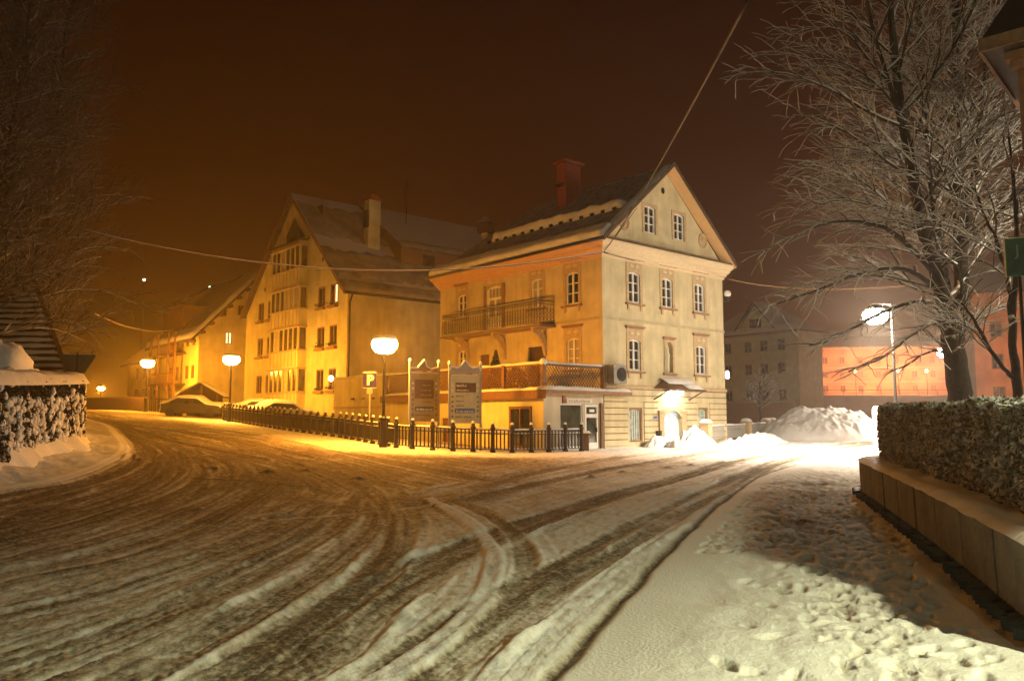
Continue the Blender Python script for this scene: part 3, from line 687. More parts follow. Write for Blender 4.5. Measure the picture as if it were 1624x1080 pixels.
# roundels and oculus in the gable
for x, z in ((1.55, 10.62), (7.55, 10.62)):
    q = MB()
    for k in range(16):
        a0 = 2 * math.pi * k / 16; a1 = 2 * math.pi * (k + 1) / 16
        q.add([(x + r * math.cos(a), y, z + r * 1.15 * math.sin(a)) for a in (a0, a1) for r, y in ((.36, 0), (.34, -.05), (.27, -.05), (.25, .0), (.12, -.02))], [(0, 5, 6, 1), (1, 6, 7, 2), (2, 7, 8, 3), (3, 8, 9, 4)])
    blob(q, (x, -.02, z), .13, .07, .17, 3, 8, 5, .2); q.obj('roundel', TRIM, house, smooth=False)
q = MB()
q.prism([(4.42 + .13 * math.cos(a), 12.65 + .16 * math.sin(a)) for a in [k * math.pi / 6 for k in range(12)]], -.012, -.002); q.obj('oculus', GLASS, house)
# balcony
bal = MB(); bal.box(-.95, 0, 3.05, 10.95, 5.86, 5.98); balo = bal.obj('balcony', TRIM, house)
q = MB(); q.box(-1.0, -.95, 3.0, 11.0, 5.88, 5.95); q.box(-1.0, 0, 2.97, 3.04, 5.88, 5.95); q.obj('edge_beam', WOODM, balo)
q = MB(); snow_sheet(q, (-1.02, 3.0, 5.98), (0, 1, 0), (1, 0, 0), 7.95, .32, .09, 9); q.obj('snow', SNOW, balo, smooth=True)
def iron_panel(L, Ht, seed=0):
    m = MB(); m.bar((0, 0, 0.05), (L, 0, .05), .03, .03); m.bar((0, 0, Ht), (L, 0, Ht), .05, .04); m.bar((0, 0, Ht - .16), (L, 0, Ht - .16), .02, .02)
    n = max(1, int(round(L / .2)))
    for i in range(n + 1):
        x = L * i / n; m.bar((x, 0, .05), (x, 0, Ht), .016, .016)
    for i in range(n):
        x = L * (i + .5) / n
        for zc, rr in ((.25, .085), (.46, .07), (.68, .085), (Ht - .08, .05)):
            if zc > Ht: continue
            m.tube([(x + rr * math.cos(a), 0, zc + rr * 1.2 * math.sin(a)) for a in [k * math.pi / 4 for k in range(9)]], .012, 4, caps=False)
    return m
pm = iron_panel(1.56, 1.12)
for k in range(5): pm.obj('railing_panel', RUSTY, balo, (-.93, 3.1 + 1.56 * (k + 1), 5.98), (0, 0, -math.pi / 2))
iron_panel(.88, 1.12).obj('railing_panel', RUSTY, balo, (-.92, 3.08, 5.98), (0, 0, 0))
iron_panel(.88, 1.12).obj('railing_panel', RUSTY, balo, (-.92, 10.92, 5.98), (0, 0, 0))
q = MB(); snow_sheet(q, (-.97, 3.05, 7.12), (0, 1, 0), (1, 0, 0), 7.9, .08, .05, 10, 60, 3); q.obj('snow', SNOW, balo, smooth=True)
for y in (3.6, 6.6, 9.6):
    q = MB(); q.prism([(-.9, 5.86), (-.9, 5.72), (-.55, 5.5), (-.25, 5.15), (-.08, 4.55), (0, 4.55), (0, 4.75), (-.02, 5.2), (-.2, 5.6), (-.45, 5.78), (0, 5.80), (0, 5.86)], y, y + .16, 'y'); q.obj('bracket', TRIM, balo)
# balcony door
dd = MB(); w = 1.3; h = 2.32
for a in ((-.65, -.55, 0, h), (.55, .65, 0, h), (-.55, .55, h - .1, h), (-.55, .55, 1.62, 1.74), (-.05, .05, 0, 1.62)): dd.box(a[0], a[1], -.06, .04, a[2], a[3])
for sx in (-1, 1): dd.box(sx * .3 - .23, sx * .3 + .23, -.02, .03, .05, .75)
door = dd.obj('balcony_door', WHITEP, house, (.12, 7.6, 6.1), ROTS)
q = MB(); q.add([(-.6, .03, .05), (.6, .03, .05), (.6, .03, 2.25), (-.6, .03, 2.25)], [(0, 1, 2, 3)]); q.obj('pane', SHADE, door)
q = MB()
for k in range(1, 4): q.box(-.55 + k * .275 - .012, -.55 + k * .275 + .012, -.03, .0, 1.74, 2.22)
q.obj('glazing_bar', WHITEP, door)
surround(house, 0, 7.6, 6.1, ROTS, 1.3, 2.32, .14, plain=True)
for a, b in ((6.7, 6.95), (8.25, 8.42)): q = MB(); q.box(-.06, 0, a, b, 6.1, 8.5); q.obj('door_post', TRIMD, house)
# dark openings onto the terrace
q = MB(); q.box(.1, .16, 3.7, 4.95, 3.0, 5.05); q.obj('terrace_door', WOODD, house)
q = MB(); q.box(.1, .16, 8.0, 8.8, 3.0, 4.9); q.obj('terrace_door', WOODM, house)
# entrance
q = MB()
for s in (-1, 1):
    xx = 4.725 + s * .85; q.box(xx - .17, xx + .17, -.14, 0, .32, 1.86); q.box(xx - .21, xx + .21, -.18, 0, 1.86, 1.96)
n = 10
for i in range(n):
    a0 = math.pi * (.12 + .76 * i / n); a1 = math.pi * (.12 + .76 * (i + 1) / n)
    q.prism([(4.725 - 1.0 * math.cos(a0), 1.52 + .62 * math.sin(a0)), (4.725 - 1.0 * math.cos(a1), 1.52 + .62 * math.sin(a1)), (4.725 - .72 * math.cos(a1), 1.40 + .55 * math.sin(a1)), (4.725 - .72 * math.cos(a0), 1.40 + .55 * math.sin(a0))], -.12, 0)
ent = q.obj('entrance_surround', TRIM, house)
dr = MB()
for a in ((4.07, 4.15, .32, 2.0), (5.3, 5.38, .32, 2.0), (4.15, 5.3, 1.9, 2.0), (4.68, 4.77, .32, 1.9), (4.15, 4.68, .95, 1.02), (4.77, 5.3, .95, 1.02), (4.15, 5.3, .32, .42)): dr.box(a[0], a[1], .08, .13, a[2], a[3])
dr = dr.obj('entrance_door', WHITEP, house)
q = MB(); q.add([(4.07, .125, .32), (5.38, .125, .32), (5.38, .125, 1.98), (4.07, .125, 1.98)], [(0, 1, 2, 3)]); q.obj('pane', mat('lit_door_glass', (.5, .6, .6), .2, .4, 6, emit=(.8, .95, 1.0), estr=.55), dr)
cp = MB(); cx, hw, dp = 4.75, 1.42, 1.0
cp.add([(cx - hw, 0, 2.98), (cx - hw, -dp, 2.93), (cx + hw, -dp, 2.93), (cx + hw, 0, 2.98), (cx - .45, 0, 3.48), (cx + .45, 0, 3.48)], [(0, 1, 4), (1, 2, 5, 4), (2, 3, 5), (0, 3, 2, 1)])
cpo = cp.obj('canopy', WOODM, house)
q = MB()
for sx in (-1, 1): q.bar((cx + sx * (hw - .1), -dp + .05, 2.9), (cx + sx * (hw - .1), 0, 2.45), .05, .05)
q.bar((cx - hw, -dp, 2.90), (cx + hw, -dp, 2.90), .06, .05); q.obj('bracket', WOODD, cpo)
q = MB(); snow_sheet(q, (cx - .9, -dp * .62, 3.20), (1, 0, 0), (0, .8, .45), 2.1, .62, .10, 6, up=(0, -.4, .9)); snow_sheet(q, (cx + .15, -dp, 2.96), (1, 0, 0), (0, .8, .42), 1.15, .55, .12, 7, up=(0, -.4, .9)); q.obj('snow', SNOW, cpo, smooth=True)
fl_ = MB(); fl_.box(cx - .55, cx + .55, -.30, -.12, 2.74, 2.84)
fl = fl_.obj('porch_lamp', mat('lamp_tube', (.9, .9, .9), .4, 0, emit=(1, .93, .8), estr=22), cpo)
q = MB(); q.box(cx - .6, cx + .6, -.32, 0, 2.845, 2.90); q.obj('lamp_bracket', WHITEP, cpo)
lamp('porch_light', 'POINT', (1, .90, .74), POWER['door'], (cx, -.55, 2.62), house, .12)
# signs by the entrance
q = MB(); q.box(3.28, 3.72, -.05, -.036, 1.52, 1.72); pq = q.obj('name_plate', WHITEP, house)
q = MB(); q.box(3.36, 3.62, -.056, -.0505, 1.60, 1.68); q.obj('blue_lettering', mat('sign_blue', (.05, .10, .35), .5, .05), pq)
q = MB(); q.box(3.50, 3.80, -.16, -.036, .62, .98); q.box(3.47, 3.83, -.18, -.036, .981, 1.01); q.obj('letter_box', IRON, house)
# small lit wall lantern and pale floodlight on the far corner
q = MB(); q.box(HW, HW + .05, -.02, .1, 3.65, 4.1)
wl_ = thing('wall_lantern', 'small lit white lantern on the far corner of the corner house above the belt course', 'wall lamp', (*loc2w(C0, HW, 0), 0), TOWN)
q = MB(); q.lathe([(.05, 0), (.09, .05), (.09, .36), (.04, .42)], 8, (.16, -.05, 3.62)); q.obj('lamp_glass', mat('small_lamp_glow', (.9, .9, .9), .4, 0, emit=(1, .95, .85), estr=6), wl_)
q = MB(); q.box(0, .2, -.07, -.03, 4.05, 4.1); q.obj('arm', IRON, wl_)
fd = thing('floodlight', 'pale unlit floodlight fixed high on the right edge of the corner house', 'floodlight', (*loc2w(C0, HW, 0), 0), TOWN)
q = MB(); q.lathe([(.06, -.12), (.17, -.10), (.2, .05), (.12, .18), (.03, .2)], 10, (.24, -.12, 8.05)); q.obj('head', WHITEP, fd, smooth=True)
q = MB(); q.bar((0, 0, 7.9), (.24, -.12, 7.9), .04, .04); q.box(.16, .30, -.2, -.05, 7.62, 7.86); q.obj('bracket', IRON, fd)

# ================================================================== SHOP ANNEX WITH TERRACE
AN0 = (C0[0] - 3.6 * VX, C0[1] - 3.6 * VY)
an = thing('shop_annex', 'low yellow shop annex with lattice-railed snowy roof terrace in front of the corner house', 'annex', (AN0[0], AN0[1], 0), TOWN)
AH = 2.62; AL = 12.3
wallgrid(3.6, AH, [(.95, 2.28, .3, 2.2), (2.45, 3.30, .3, 2.18)]).obj('wall', CREAM2, an)
wallgrid(AL, AH, [(AL - 2.15, AL - .7, .35, 2.1), (AL - 7.2, AL - 6.2, .35, 1.6)]).obj('wall', OCHRE, an, (0, AL, 0), ROTS)
# shop window, door
sw = MB()
for a in ((.95, 1.0, .3, 2.2), (2.23, 2.28, .3, 2.2), (1.0, 2.23, 2.15, 2.2), (1.0, 2.23, .3, .42)): sw.box(a[0], a[1], .04, .10, a[2], a[3])
sw = sw.obj('shop_window', WHITEP, an); q = MB(); q.add([(.96, .09, .3), (2.27, .09, .3), (2.27, .09, 2.2), (.96, .09, 2.2)], [(0, 1, 2, 3)]); q.obj('pane', mat('shop_glass', (.05, .06, .04), .1, .5, 2, spec=.6), sw)
sd = MB()
for a in ((2.45, 2.55, .3, 2.18), (3.2, 3.30, .3, 2.18), (2.55, 3.2, 2.08, 2.18), (2.55, 3.2, 1.62, 1.78), (2.55, 3.2, .3, .55)): sd.box(a[0], a[1], .03, .10, a[2], a[3])
sd = sd.obj('shop_door', WHITEP, an); q = MB(); q.add([(2.5, .09, .3), (3.25, .09, .3), (3.25, .09, 2.1), (2.5, .09, 2.1)], [(0, 1, 2, 3)]); q.obj('pane', MATS['shop_glass'], sd)
q = MB(); q.box(3.12, 3.16, -.04, .03, 1.0, 1.2); q.obj('handle', IRON, sd)
q = MB(); q.box(2.72, 3.02, .0, .03, 1.86, 1.98); q.obj('notice', WHITEP, sd)
q = MB(); q.box(3.34, 3.46, -.10, 0, .3, 2.25); q.obj('door_post', WOODM, an)
# shop sign: red mark and lettering on a white board, too small to read in full
sg = MB(); sg.box(1.30, 2.85, -.05, 0, 2.24, 2.42); sg = sg.obj('shop_sign', mat('sign_cream', (.66, .62, .52), .6, .04), an)
q = MB(); q.box(1.08, 1.24, -.05, 0, 2.22, 2.52); q.obj('red_mark', mat('sign_red', (.22, .04, .03), .6), sg)
for k in range(9):
    q = MB(); x = 1.42 + k * .145; hh = .07 + .03 * (k % 3 == 0); q.box(x, x + .022, -.058, -.051, 2.28, 2.28 + hh); q.box(x + .07, x + .092, -.058, -.051, 2.28, 2.28 + .07); q.box(x + .022, x + .07, -.058, -.051, 2.28 + (.05 if k % 2 else .0), 2.28 + (.07 if k % 2 else .02)); q.obj('letter', MATS.get('sign_ink') or mat('sign_ink', (.06, .06, .05), .6), sg)
# side window with brown frame, and a door
wf = MB()
for a in ((-.72, -.60, 0, 1.75), (.60, .72, 0, 1.75), (-.6, .6, 1.63, 1.75), (-.6, .6, 0, .1), (-.03, .03, .1, 1.63)): wf.box(a[0], a[1], -.05, .06, a[2], a[3])
wf = wf.obj('window', WOODM, an, (.0, 1.42, .35), ROTS); q = MB(); q.add([(-.7, .05, 0), (.7, .05, 0), (.7, .05, 1.7), (-.7, .05, 1.7)], [(0, 1, 2, 3)]); q.obj('pane', GLASS, wf)
q = MB(); q.box(.10, .14, 6.2, 7.2, .35, 1.6); q.obj('cellar_door', WOODM, an)
# fallen render: jagged crack on the yellow wall
q = MB(); pts = [(4.2, 2.62), (4.05, 2.3), (4.2, 2.05), (4.32, 1.75), (4.18, 1.5), (4.02, 1.3), (4.0, 1.0)]
for (a0, b0), (a1, b1) in zip(pts[:-1], pts[1:]): q.prism([(a0, b0), (a0 + .09, b0), (a1 + .09, b1), (a1, b1)], -.012, -.002, 'x')
q.obj('crack', TRIMD, an)
# roof slab, brown fascia
q = MB(); q.box(-.25, 5.0, -.42, 0, AH + .0, AH + .14); q.box(-.25, 3.6, 0, AL, AH, AH + .14); slab = q.obj('terrace_slab', TRIM, an)
q = MB(); q.box(-.29, -.25, -.42, AL, AH - .22, AH + .12); q.obj('fascia', WOODM, slab)
q = MB(); q.box(-.25, 5.0, -.46, -.42, AH - .02, AH + .12); q.obj('fascia', TRIMD, slab)
q = MB(); snow_sheet(q, (-.30, -.46, AH + .14), (1, 0, 0), (0, 1, 0), 5.32, .55, .15, 31, 40, 6, rough=.25, wob=.06); q.obj('snow', SNOW, slab, smooth=True)
q = MB(); snow_sheet(q, (-.32, -.1, AH + .14), (0, 1, 0), (1, 0, 0), AL, .34, .12, 32, 90, 5, rough=.4, wob=.07); q.obj('snow', SNOW, slab, smooth=True)
q = MB(); snow_sheet(q, (.3, .2, AH + .14), (1, 0, 0), (0, 1, 0), 3.2, AL - .3, .16, 33, 14, 40); q.obj('terrace_snow', SNOW, slab, smooth=True)
# lattice railing: individual slats crossing
RB, RT = AH + .20, AH + 1.16
sl_me = None
rail = MB(); rail.box(-.02, .06, 0, AL, RT, RT + .07); rail.box(-.01, .05, 0, AL, RB - .03, RB + .02); rail.obj('rail', WOODM, an)
rail = MB(); rail.box(0, 3.6, -.02, .06, RT, RT + .07); rail.box(0, 3.6, -.01, .05, RB - .03, RB + .02); rail.obj('rail', WOODD, an)
hh = RT - RB
s0 = MB(); s0.bar((0, 0, 0), (0, hh * .8, hh), .008, .036); slA = s0.obj('slat', WOODM, an, (.012, .05, RB))
s1 = MB(); s1.bar((0, hh * .8, 0), (0, 0, hh), .008, .036); slB = s1.obj('slat', WOODM, an, (.026, .05, RB))
N1 = 66
for k in range(1, N1):
    y = .05 + k * (AL - .9) / (N1 - 1)
    for src, x in ((slA, .012), (slB, .026)): o = src.copy(); COL.objects.link(o); o.location = (x, y, RB)
s2 = MB(); s2.bar((0, 0, 0), (hh * .8, 0, hh), .036, .008, up=(0, 1, 0)); f0 = s2.obj('slat', WOODD, an, (.05, .012, RB))
s3 = MB(); s3.bar((hh * .8, 0, 0), (0, 0, hh), .036, .008, up=(0, 1, 0)); f1 = s3.obj('slat', WOODD, an, (.05, .026, RB))
for k in range(1, 18):
    x = .05 + k * 2.75 / 17
    for src, y in ((f0, .012), (f1, .026)): o = src.copy(); COL.objects.link(o); o.location = (x, y, RB)
for (x, y) in [(0, 0), (3.6, .0)] + [(0, yy) for yy in (2.5, 5, 7.5, 10, 12.25)]:
    q = MB(); q.box(x - .09, x + .09, y - .09, y + .09, RB - .05, RT + .10); q.obj('post', WOODM, an)
q = MB(); snow_sheet(q, (-.06, 0.05, RT + .07), (0, 1, 0), (1, 0, 0), AL, .17, .09, 34, 90, 4, rough=.35); q.obj('snow', SNOW, an, smooth=True)
q = MB(); snow_sheet(q, (0.05, -.06, RT + .07), (1, 0, 0), (0, 1, 0), 3.6, .17, .09, 35, 30, 4, rough=.35); blob(q, (0, 0, RT + .14), .17, .17, .14, 2); q.obj('snow', SNOW, an, smooth=True)
# air conditioner hung on the house wall at the terrace end
ac = thing('air_conditioner', 'boxy air-conditioning unit with round fan at the end of the terrace lattice', 'air conditioner', (*loc2w(C0, .55, -.35), 0), TOWN)
q = MB(); q.box(-.42, .42, -.17, .2, 3.12, 3.95); q.obj('casing', mat('ac_grey', (.22, .20, .17), .6), ac)
q = MB()
for r_ in (.1, .2, .3): q.tube([(.08 + r_ * math.cos(a), -.19, 3.52 + r_ * math.sin(a)) for a in [k * math.pi / 8 for k in range(17)]], .012, 4, caps=False)
for k in range(6): q.bar((.08, -.19, 3.52), (.08 + .3 * math.cos(k), -.19, 3.52 + .3 * math.sin(k)), .012, .012)
q.obj('fan_guard', IRON, ac); q = MB(); q.prism([(.08 + .31 * math.cos(k * math.pi / 8), 3.52 + .31 * math.sin(k * math.pi / 8)) for k in range(16)], -.178, -.172); q.obj('fan_opening', IRON, ac)
q = MB(); snow_sheet(q, (-.42, -.17, 3.95), (1, 0, 0), (0, 1, 0), .84, .36, .07, 5, 6, 4); q.obj('snow', SNOW, ac, smooth=True)

def scatter_leaves(mb, pts, size, rng, mi=0, nrm=None, jit=1.0):
    """many leaf-sized quads at the given points"""
    n = len(pts); a = rng.normal(size=(n, 3)); a /= np.linalg.norm(a, axis=1)[:, None]
    b = rng.normal(size=(n, 3)); b -= (b * a).sum(1)[:, None] * a; b /= np.linalg.norm(b, axis=1)[:, None]
    s = size * (.6 + .8 * rng.rand(n))[:, None]
    P = np.stack([pts - a * s, pts - b * s * .5, pts + a * s, pts + b * s * .5], 1).reshape(-1, 3)
    o = len(mb.v); mb.v.extend(map(tuple, P.tolist())); mb.f.extend([(o + 4 * i, o + 4 * i + 1, o + 4 * i + 2, o + 4 * i + 3) for i in range(n)]); mb.mi.extend([mi] * n)
rng = np.random.RandomState(3)
def conifer(name, label, x, y, z, h, r, cat='potted shrub', n=1400, m=None):
    t = thing(name, label, cat, (x, y, z))
    q = MB(); q.tube([(0, 0, 0), (0, 0, h * .9)], [.05, .01], 6); q.obj('trunk', BARK, t)
    u = rng.rand(n); rr = r * (1 - u) ** .8 * (.6 + .4 * rng.rand(n)); th = rng.rand(n) * 6.283
    p = np.stack([rr * np.cos(th), rr * np.sin(th), .1 + u * h * .9], 1); q = MB(); scatter_leaves(q, p, .07, rng); q.obj('foliage', m or LEAFD, t)
    return t
x, y = loc2w(AN0, 1.0, 4.3); conifer('cone_shrub', 'dark cone-shaped evergreen standing on the terrace behind the lattice', x, y, AH + .14, 2.05, .5)
def bushy(name, label, x, y, z, r, h, cat='shrub', n=1200, leaf=None, size=.06):
    t = thing(name, label, cat, (x, y, z)); u = rng.normal(size=(n, 3)); u /= np.linalg.norm(u, axis=1)[:, None]; u[:, 2] = np.abs(u[:, 2])
    p = u * (np.array([r, r, h]) * (.65 + .35 * rng.rand(n)[:, None])); q = MB(); scatter_leaves(q, p, size, rng); q.obj('foliage', leaf or LEAFD, t)
    q = MB()
    for k in range(6): a = k * 1.05; q.tube([(0, 0, 0), (r * .5 * math.cos(a), r * .5 * math.sin(a), h * .7)], [.02, .008], 4)
    q.obj('stem', BARK, t); return t
x, y = loc2w(AN0, .8, 2.6); bushy('terrace_shrub', 'low dark shrub on the terrace beside the brown door', x, y, AH + .14, .55, 1.15)
x, y = loc2w(AN0, .9, 6.3); bushy('terrace_shrub', 'low loose shrub on the terrace left of the cone-shaped evergreen', x, y, AH + .14, .6, .9)

# continuation wall towards the gable house, with vents and a snow coping
gw = thing('garden_wall', 'plain yellow wall with snow coping linking the terrace annex to the gabled house', 'wall', (*loc2w(AN0, 0, 12.35), 0), TOWN)
q = MB(); q.box(0, .3, 0, 5.6, 0, 3.85); q.obj('wall', OCHRE, gw)
q = MB(); q.box(-.04, 0, 0, 5.6, 2.15, 2.25); q.obj('string_course', TRIM, gw)
q = MB(); snow_sheet(q, (-.06, 0, 3.85), (0, 1, 0), (1, 0, 0), 5.6, .42, .13, 41, 40, 5); q.obj('snow', SNOW, gw, smooth=True)
for k in range(3):
    q = MB(); q.box(-.10, 0, .9 + k * 1.15, 1.15 + k * 1.15, 2.62, 2.72); q.obj('vent', IRON, gw)
q = MB(); q.prism([(1.6 + .75 * math.cos(a), 1.0 + .72 * math.sin(a)) for a in [k * math.pi / 10 for k in range(11)]], -.02, -.002, 'x'); q.obj('cellar_arch', IRON, gw)
q = MB()
for k in range(10):
    a0 = k * math.pi / 10; a1 = a0 + math.pi / 10; q.prism([(1.6 + r * math.cos(a), 1.0 + r * .97 * math.sin(a)) for a, r in ((a0, .75), (a1, .75), (a1, .9), (a0, .9))], -.05, -.002, 'x')
q.obj('arch_trim', TRIMD, gw)

# ================================================================== GABLED HOUSE (left of centre)
B0 = (-10.52, 50.0)
bh = thing('gabled_house', 'tall yellow gabled house with a three-storey glazed oriel and flower boxes', 'house', (B0[0], B0[1], 0), TOWN)
BW = 16.3; BE = 9.7
wb = [(y, z) for z in (3.45, 6.30, 9.05) for y in (13.6, 11.85, 3.6, 1.88)]
hb = [(BW - y - .53, BW - y + .53, z, z + 1.4) for y, z in wb]
wallgrid(BW, 10.6, hb).obj('wall', OCHRE, bh, (0, BW, 0), ROTS)
q = MB(); BA = 8.15; BR = 17.9; bs_ = (BR - 9.7) / 8.45
def bt(y): return BR - .25 - bs_ * abs(y - BA)
# gable wall above the eaves with a recessed loggia
lg0, lg1, lz0, lz1 = 6.4, 9.4, 14.0, 15.9
for y0, y1, segs in ((.75, lg0, [(10.6, None)]), (lg0, BA, [(10.6, lz0), ('arch', None)]), (BA, lg1, [(10.6, lz0), ('arch', None)]), (lg1, BW - .75, [(10.6, None)])):
    for a, b in segs:
        if a == 'arch':
            def lt(y): return lz0 + .5 + 1.6 * (1 - abs(y - BA) / 1.75)
            q.add([(0, y0, lt(y0)), (0, y1, lt(y1)), (0, y1, bt(y1)), (0, y0, bt(y0))], [(0, 1, 2, 3)])
        else:
            t0 = bt(y0) if b is None else b; t1 = bt(y1) if b is None else b
            q.add([(0, y0, a), (0, y1, a), (0, y1, max(a, t1)), (0, y0, max(a, t0))], [(0, 1, 2, 3)])
q.obj('gable_wall', OCHRE, bh)
q = MB(); q.add([(1.2, lg0 - .3, 13.8), (1.2, lg1 + .3, 13.8), (1.2, lg1 + .3, 16.9), (1.2, lg0 - .3, 16.9)], [(0, 1, 2, 3)]); q.add([(0, lg0, 14), (0, lg1, 14), (1.2, lg1, 14), (1.2, lg0, 14)], [(0, 1, 2, 3)]); q.obj('loggia_back', WOODM, bh)
q = MB(); q.box(.0, 16, 0, .02, 0, 9.9); q.box(16, 16.1, 0, BW, 0, 9.9); q.box(0, 16, BW, BW + .1, 0, 9.9); q.obj('wall', OCHRE, bh)
for i, (y, z) in enumerate(wb):
    o = put_window(bh, 0, y, z, ROTS, 1.06, 1.4, 0, 2, 1, frame=mat('brown_frame', (.22, .12, .06), .6), fw=.10, inset=.08)
    if i in (11,):
        q = MB(); q.add([(.08, .01, .12), (.42, .01, .12), (.42, .01, 1.3), (.08, .01, 1.3)], [(0, 1, 2, 3)]); q.obj('lit_pane', mat('warm_lit_window', (.9, .8, .6), .5, .1, emit=(1, .75, .4), estr=1.6), o)
    if y < 5 or z > 3.5:
        q = MB(); q.box(-.22, 0, y - .58, y + .58, z - .22, z - .04); fb = q.obj('flower_box', TRIMD, bh)
        if y < 5:
            p = np.stack([-.13 + .12 * rng.normal(size=90), y + .3 * rng.normal(size=90), z + .04 + .09 * np.abs(rng.normal(size=90))], 1); q = MB(); scatter_leaves(q, p, .06, rng); q.obj('plants', LEAFD, fb)
# oriel
oy0, oy1, op = 5.75, 10.45, .62
og = MB(); og.box(-op, 0, oy0, oy1, 2.2, 3.45); og.box(-op, 0, oy0, oy1, 4.95, 6.35); og.box(-op, 0, oy0, oy1, 7.85, 9.25); og.box(-op, 0, oy0, oy1, 10.65, 12.1); og.box(-op, 0, oy0, oy1, 13.6, 13.95)
og.box(-op + .12, 0, oy0 + .12, oy1 - .12, 3.4, 13.7, 0)
ori = og.obj('oriel', OCHRE, bh)
GRN = mat('oriel_glass', (.07, .055, .03), .15, .4, 4, spec=.6)
CUR = mat('oriel_curtain', (.42, .36, .22), .5, .2, 6)
for z0, z1 in ((3.45, 4.95), (6.35, 7.85), (9.25, 10.65), (12.1, 13.6)):
    for k in range(7):
        y = oy0 + .06 + (oy1 - oy0 - .12) * k / 6; q = MB(); q.box(-op - .02, -op + .11, y - .06, y + .06, z0, z1); q.obj('mullion', OCHRE, ori)
        if k < 6:
            q = MB(); q.box(-op + .05, -op + .07, y + .06, y + (oy1 - oy0 - .12) / 6 - .06, z0, z1); q.obj('window', CUR if (z0 == 9.25 and k < 3) or (k + int(z0)) % 5 == 0 else GRN, ori)
    q = MB(); q.box(-op + .1, -.08, oy0 + .02, oy0 + .04, z0, z1); q.obj('window', GRN, ori)
    q = MB(); q.box(-op - .08, 0, oy0 - .08, oy1 + .08, z0 - .12, z0 - .02); q.box(-op - .12, 0, oy0 - .12, oy1 + .12, z1 + .03, z1 + .13); lq = q.obj('ledge', TRIM, ori)
    for k in range(8):
        y = oy0 + (oy1 - oy0) * (k + .5) / 8; q = MB(); q.box(-op - .03, -op, y - .03, y + .03, z0 - 1.2, z0 - .12); q.obj('panel_strip', TRIM, ori)
    q = MB(); snow_sheet(q, (-op - .12, oy0, z1 + .13), (0, 1, 0), (1, 0, 0), oy1 - oy0, .12, .05, 3, 20, 3); q.obj('snow', SNOW, ori, smooth=True)
q = MB(); q.prism([(-op - .35, 13.93), (0, 14.25), (0, 14.12), (-op - .35, 13.83)], oy0 - .2, oy1 + .2, 'y'); q.obj('oriel_roof', WOODD, ori)
for y, z in ((12.95, 11.4), (3.55, 12.3)):
    q = MB(); q.prism([(y + .13 * math.cos(k), z + .2 * math.sin(k)) for k in [i * math.pi / 4 for i in range(8)]], -.012, -.002, 'x'); q.obj('vent_hole', WOODD, bh)
# roof
rb = MB(); OVB = -.4; YE0 = -.3; YE1 = 16.6; LB = 18.5
roof_slab(rb, [(OVB, YE0, 9.72), (LB, YE0, 9.72), (LB, BA, BR), (OVB, BA, BR)], .2)
roof_slab(rb, [(OVB, BA, BR), (LB, BA, BR), (LB, YE1, 9.72), (OVB, YE1, 9.72)], .2)
broof = rb.obj('roof', ROOFW, bh)
for y0, z0, y1, z1 in ((YE0, 9.72, BA, BR), (BA, BR, YE1, 9.72)):
    q = MB(); q.prism([(y0, z0 - .3), (y1, z1 - .3), (y1, z1 + .03), (y0, z0 + .03)], OVB - .05, OVB - .002, 'x'); q.obj('verge_board', WOODM, broof)
bn = Vector((0, -(BR - 9.72), BA - YE0)).normalized(); bu = Vector((0, BA - YE0, BR - 9.72)).normalized()
q = MB(); snow_sheet(q, (OVB, YE0, 9.74), (1, 0, 0), bu, LB, 1.1, .13, 51, 60, 7, up=tuple(bn), wob=.1)
snow_sheet(q, (OVB, YE0 + bu.y * 1.6, 9.74 + bu.z * 1.6), (1, 0, 0), bu, LB * .9, 3.2, .07, 52, 50, 12, up=tuple(bn), rough=.6, wob=.3)
snow_sheet(q, (OVB + .1, YE0 + bu.y * 6.2, 9.74 + bu.z * 6.2), (1, 0, 0), bu, 8, 4.3, .07, 53, 30, 12, up=tuple(bn), rough=.6, wob=.3); q.obj('snow', mat('old_roof_snow', (.34, .32, .28), .7, .2, 1.2, .6, 8), broof, smooth=True)
q = MB(); q.tube([(OVB, YE0 - .08, 9.55), (LB, YE0 - .08, 9.55)], .08, 8); q.tube([(.15, YE0 - .05, 9.5), (.1, -.1, 9.0), (.1, -.1, 1)], .06, 8); q.obj('gutter', IRON, broof, smooth=True)
# long dormer
dm = MB(); dx0, dx1 = 5.6, 17.8
dm.add([(dx0, 2.6, 12.3), (dx1, 2.6, 12.3), (dx1, 2.6, 13.9), (dx0, 2.6, 13.9), (dx0, 8.1, 17.75)], [(0, 1, 2, 3), (0, 3, 4)])
dmo = dm.obj('dormer', WOODM, broof)
q = MB(); roof_slab(q, [(dx0 - .35, 1.9, 13.75), (dx1, 1.9, 13.75), (dx1, 8.15, 18.02), (dx0 - .35, 8.15, 18.02)], .18); q.obj('dormer_roof', ROOFW, dmo)
q = MB(); snow_sheet(q, (dx0 - .35, 1.88, 13.76), (1, 0, 0), (0, .826, .564), dx1 - dx0, 1.0, .12, 54, 40, 5, up=(0, -.56, .82)); q.obj('snow', MATS['old_roof_snow'], dmo, smooth=True)
for xx in (8.0, 11.5, 15):
    q = MB(); q.box(xx - .5, xx + .5, 2.55, 2.599, 12.75, 13.5); q.obj('window', GLASS, dmo)
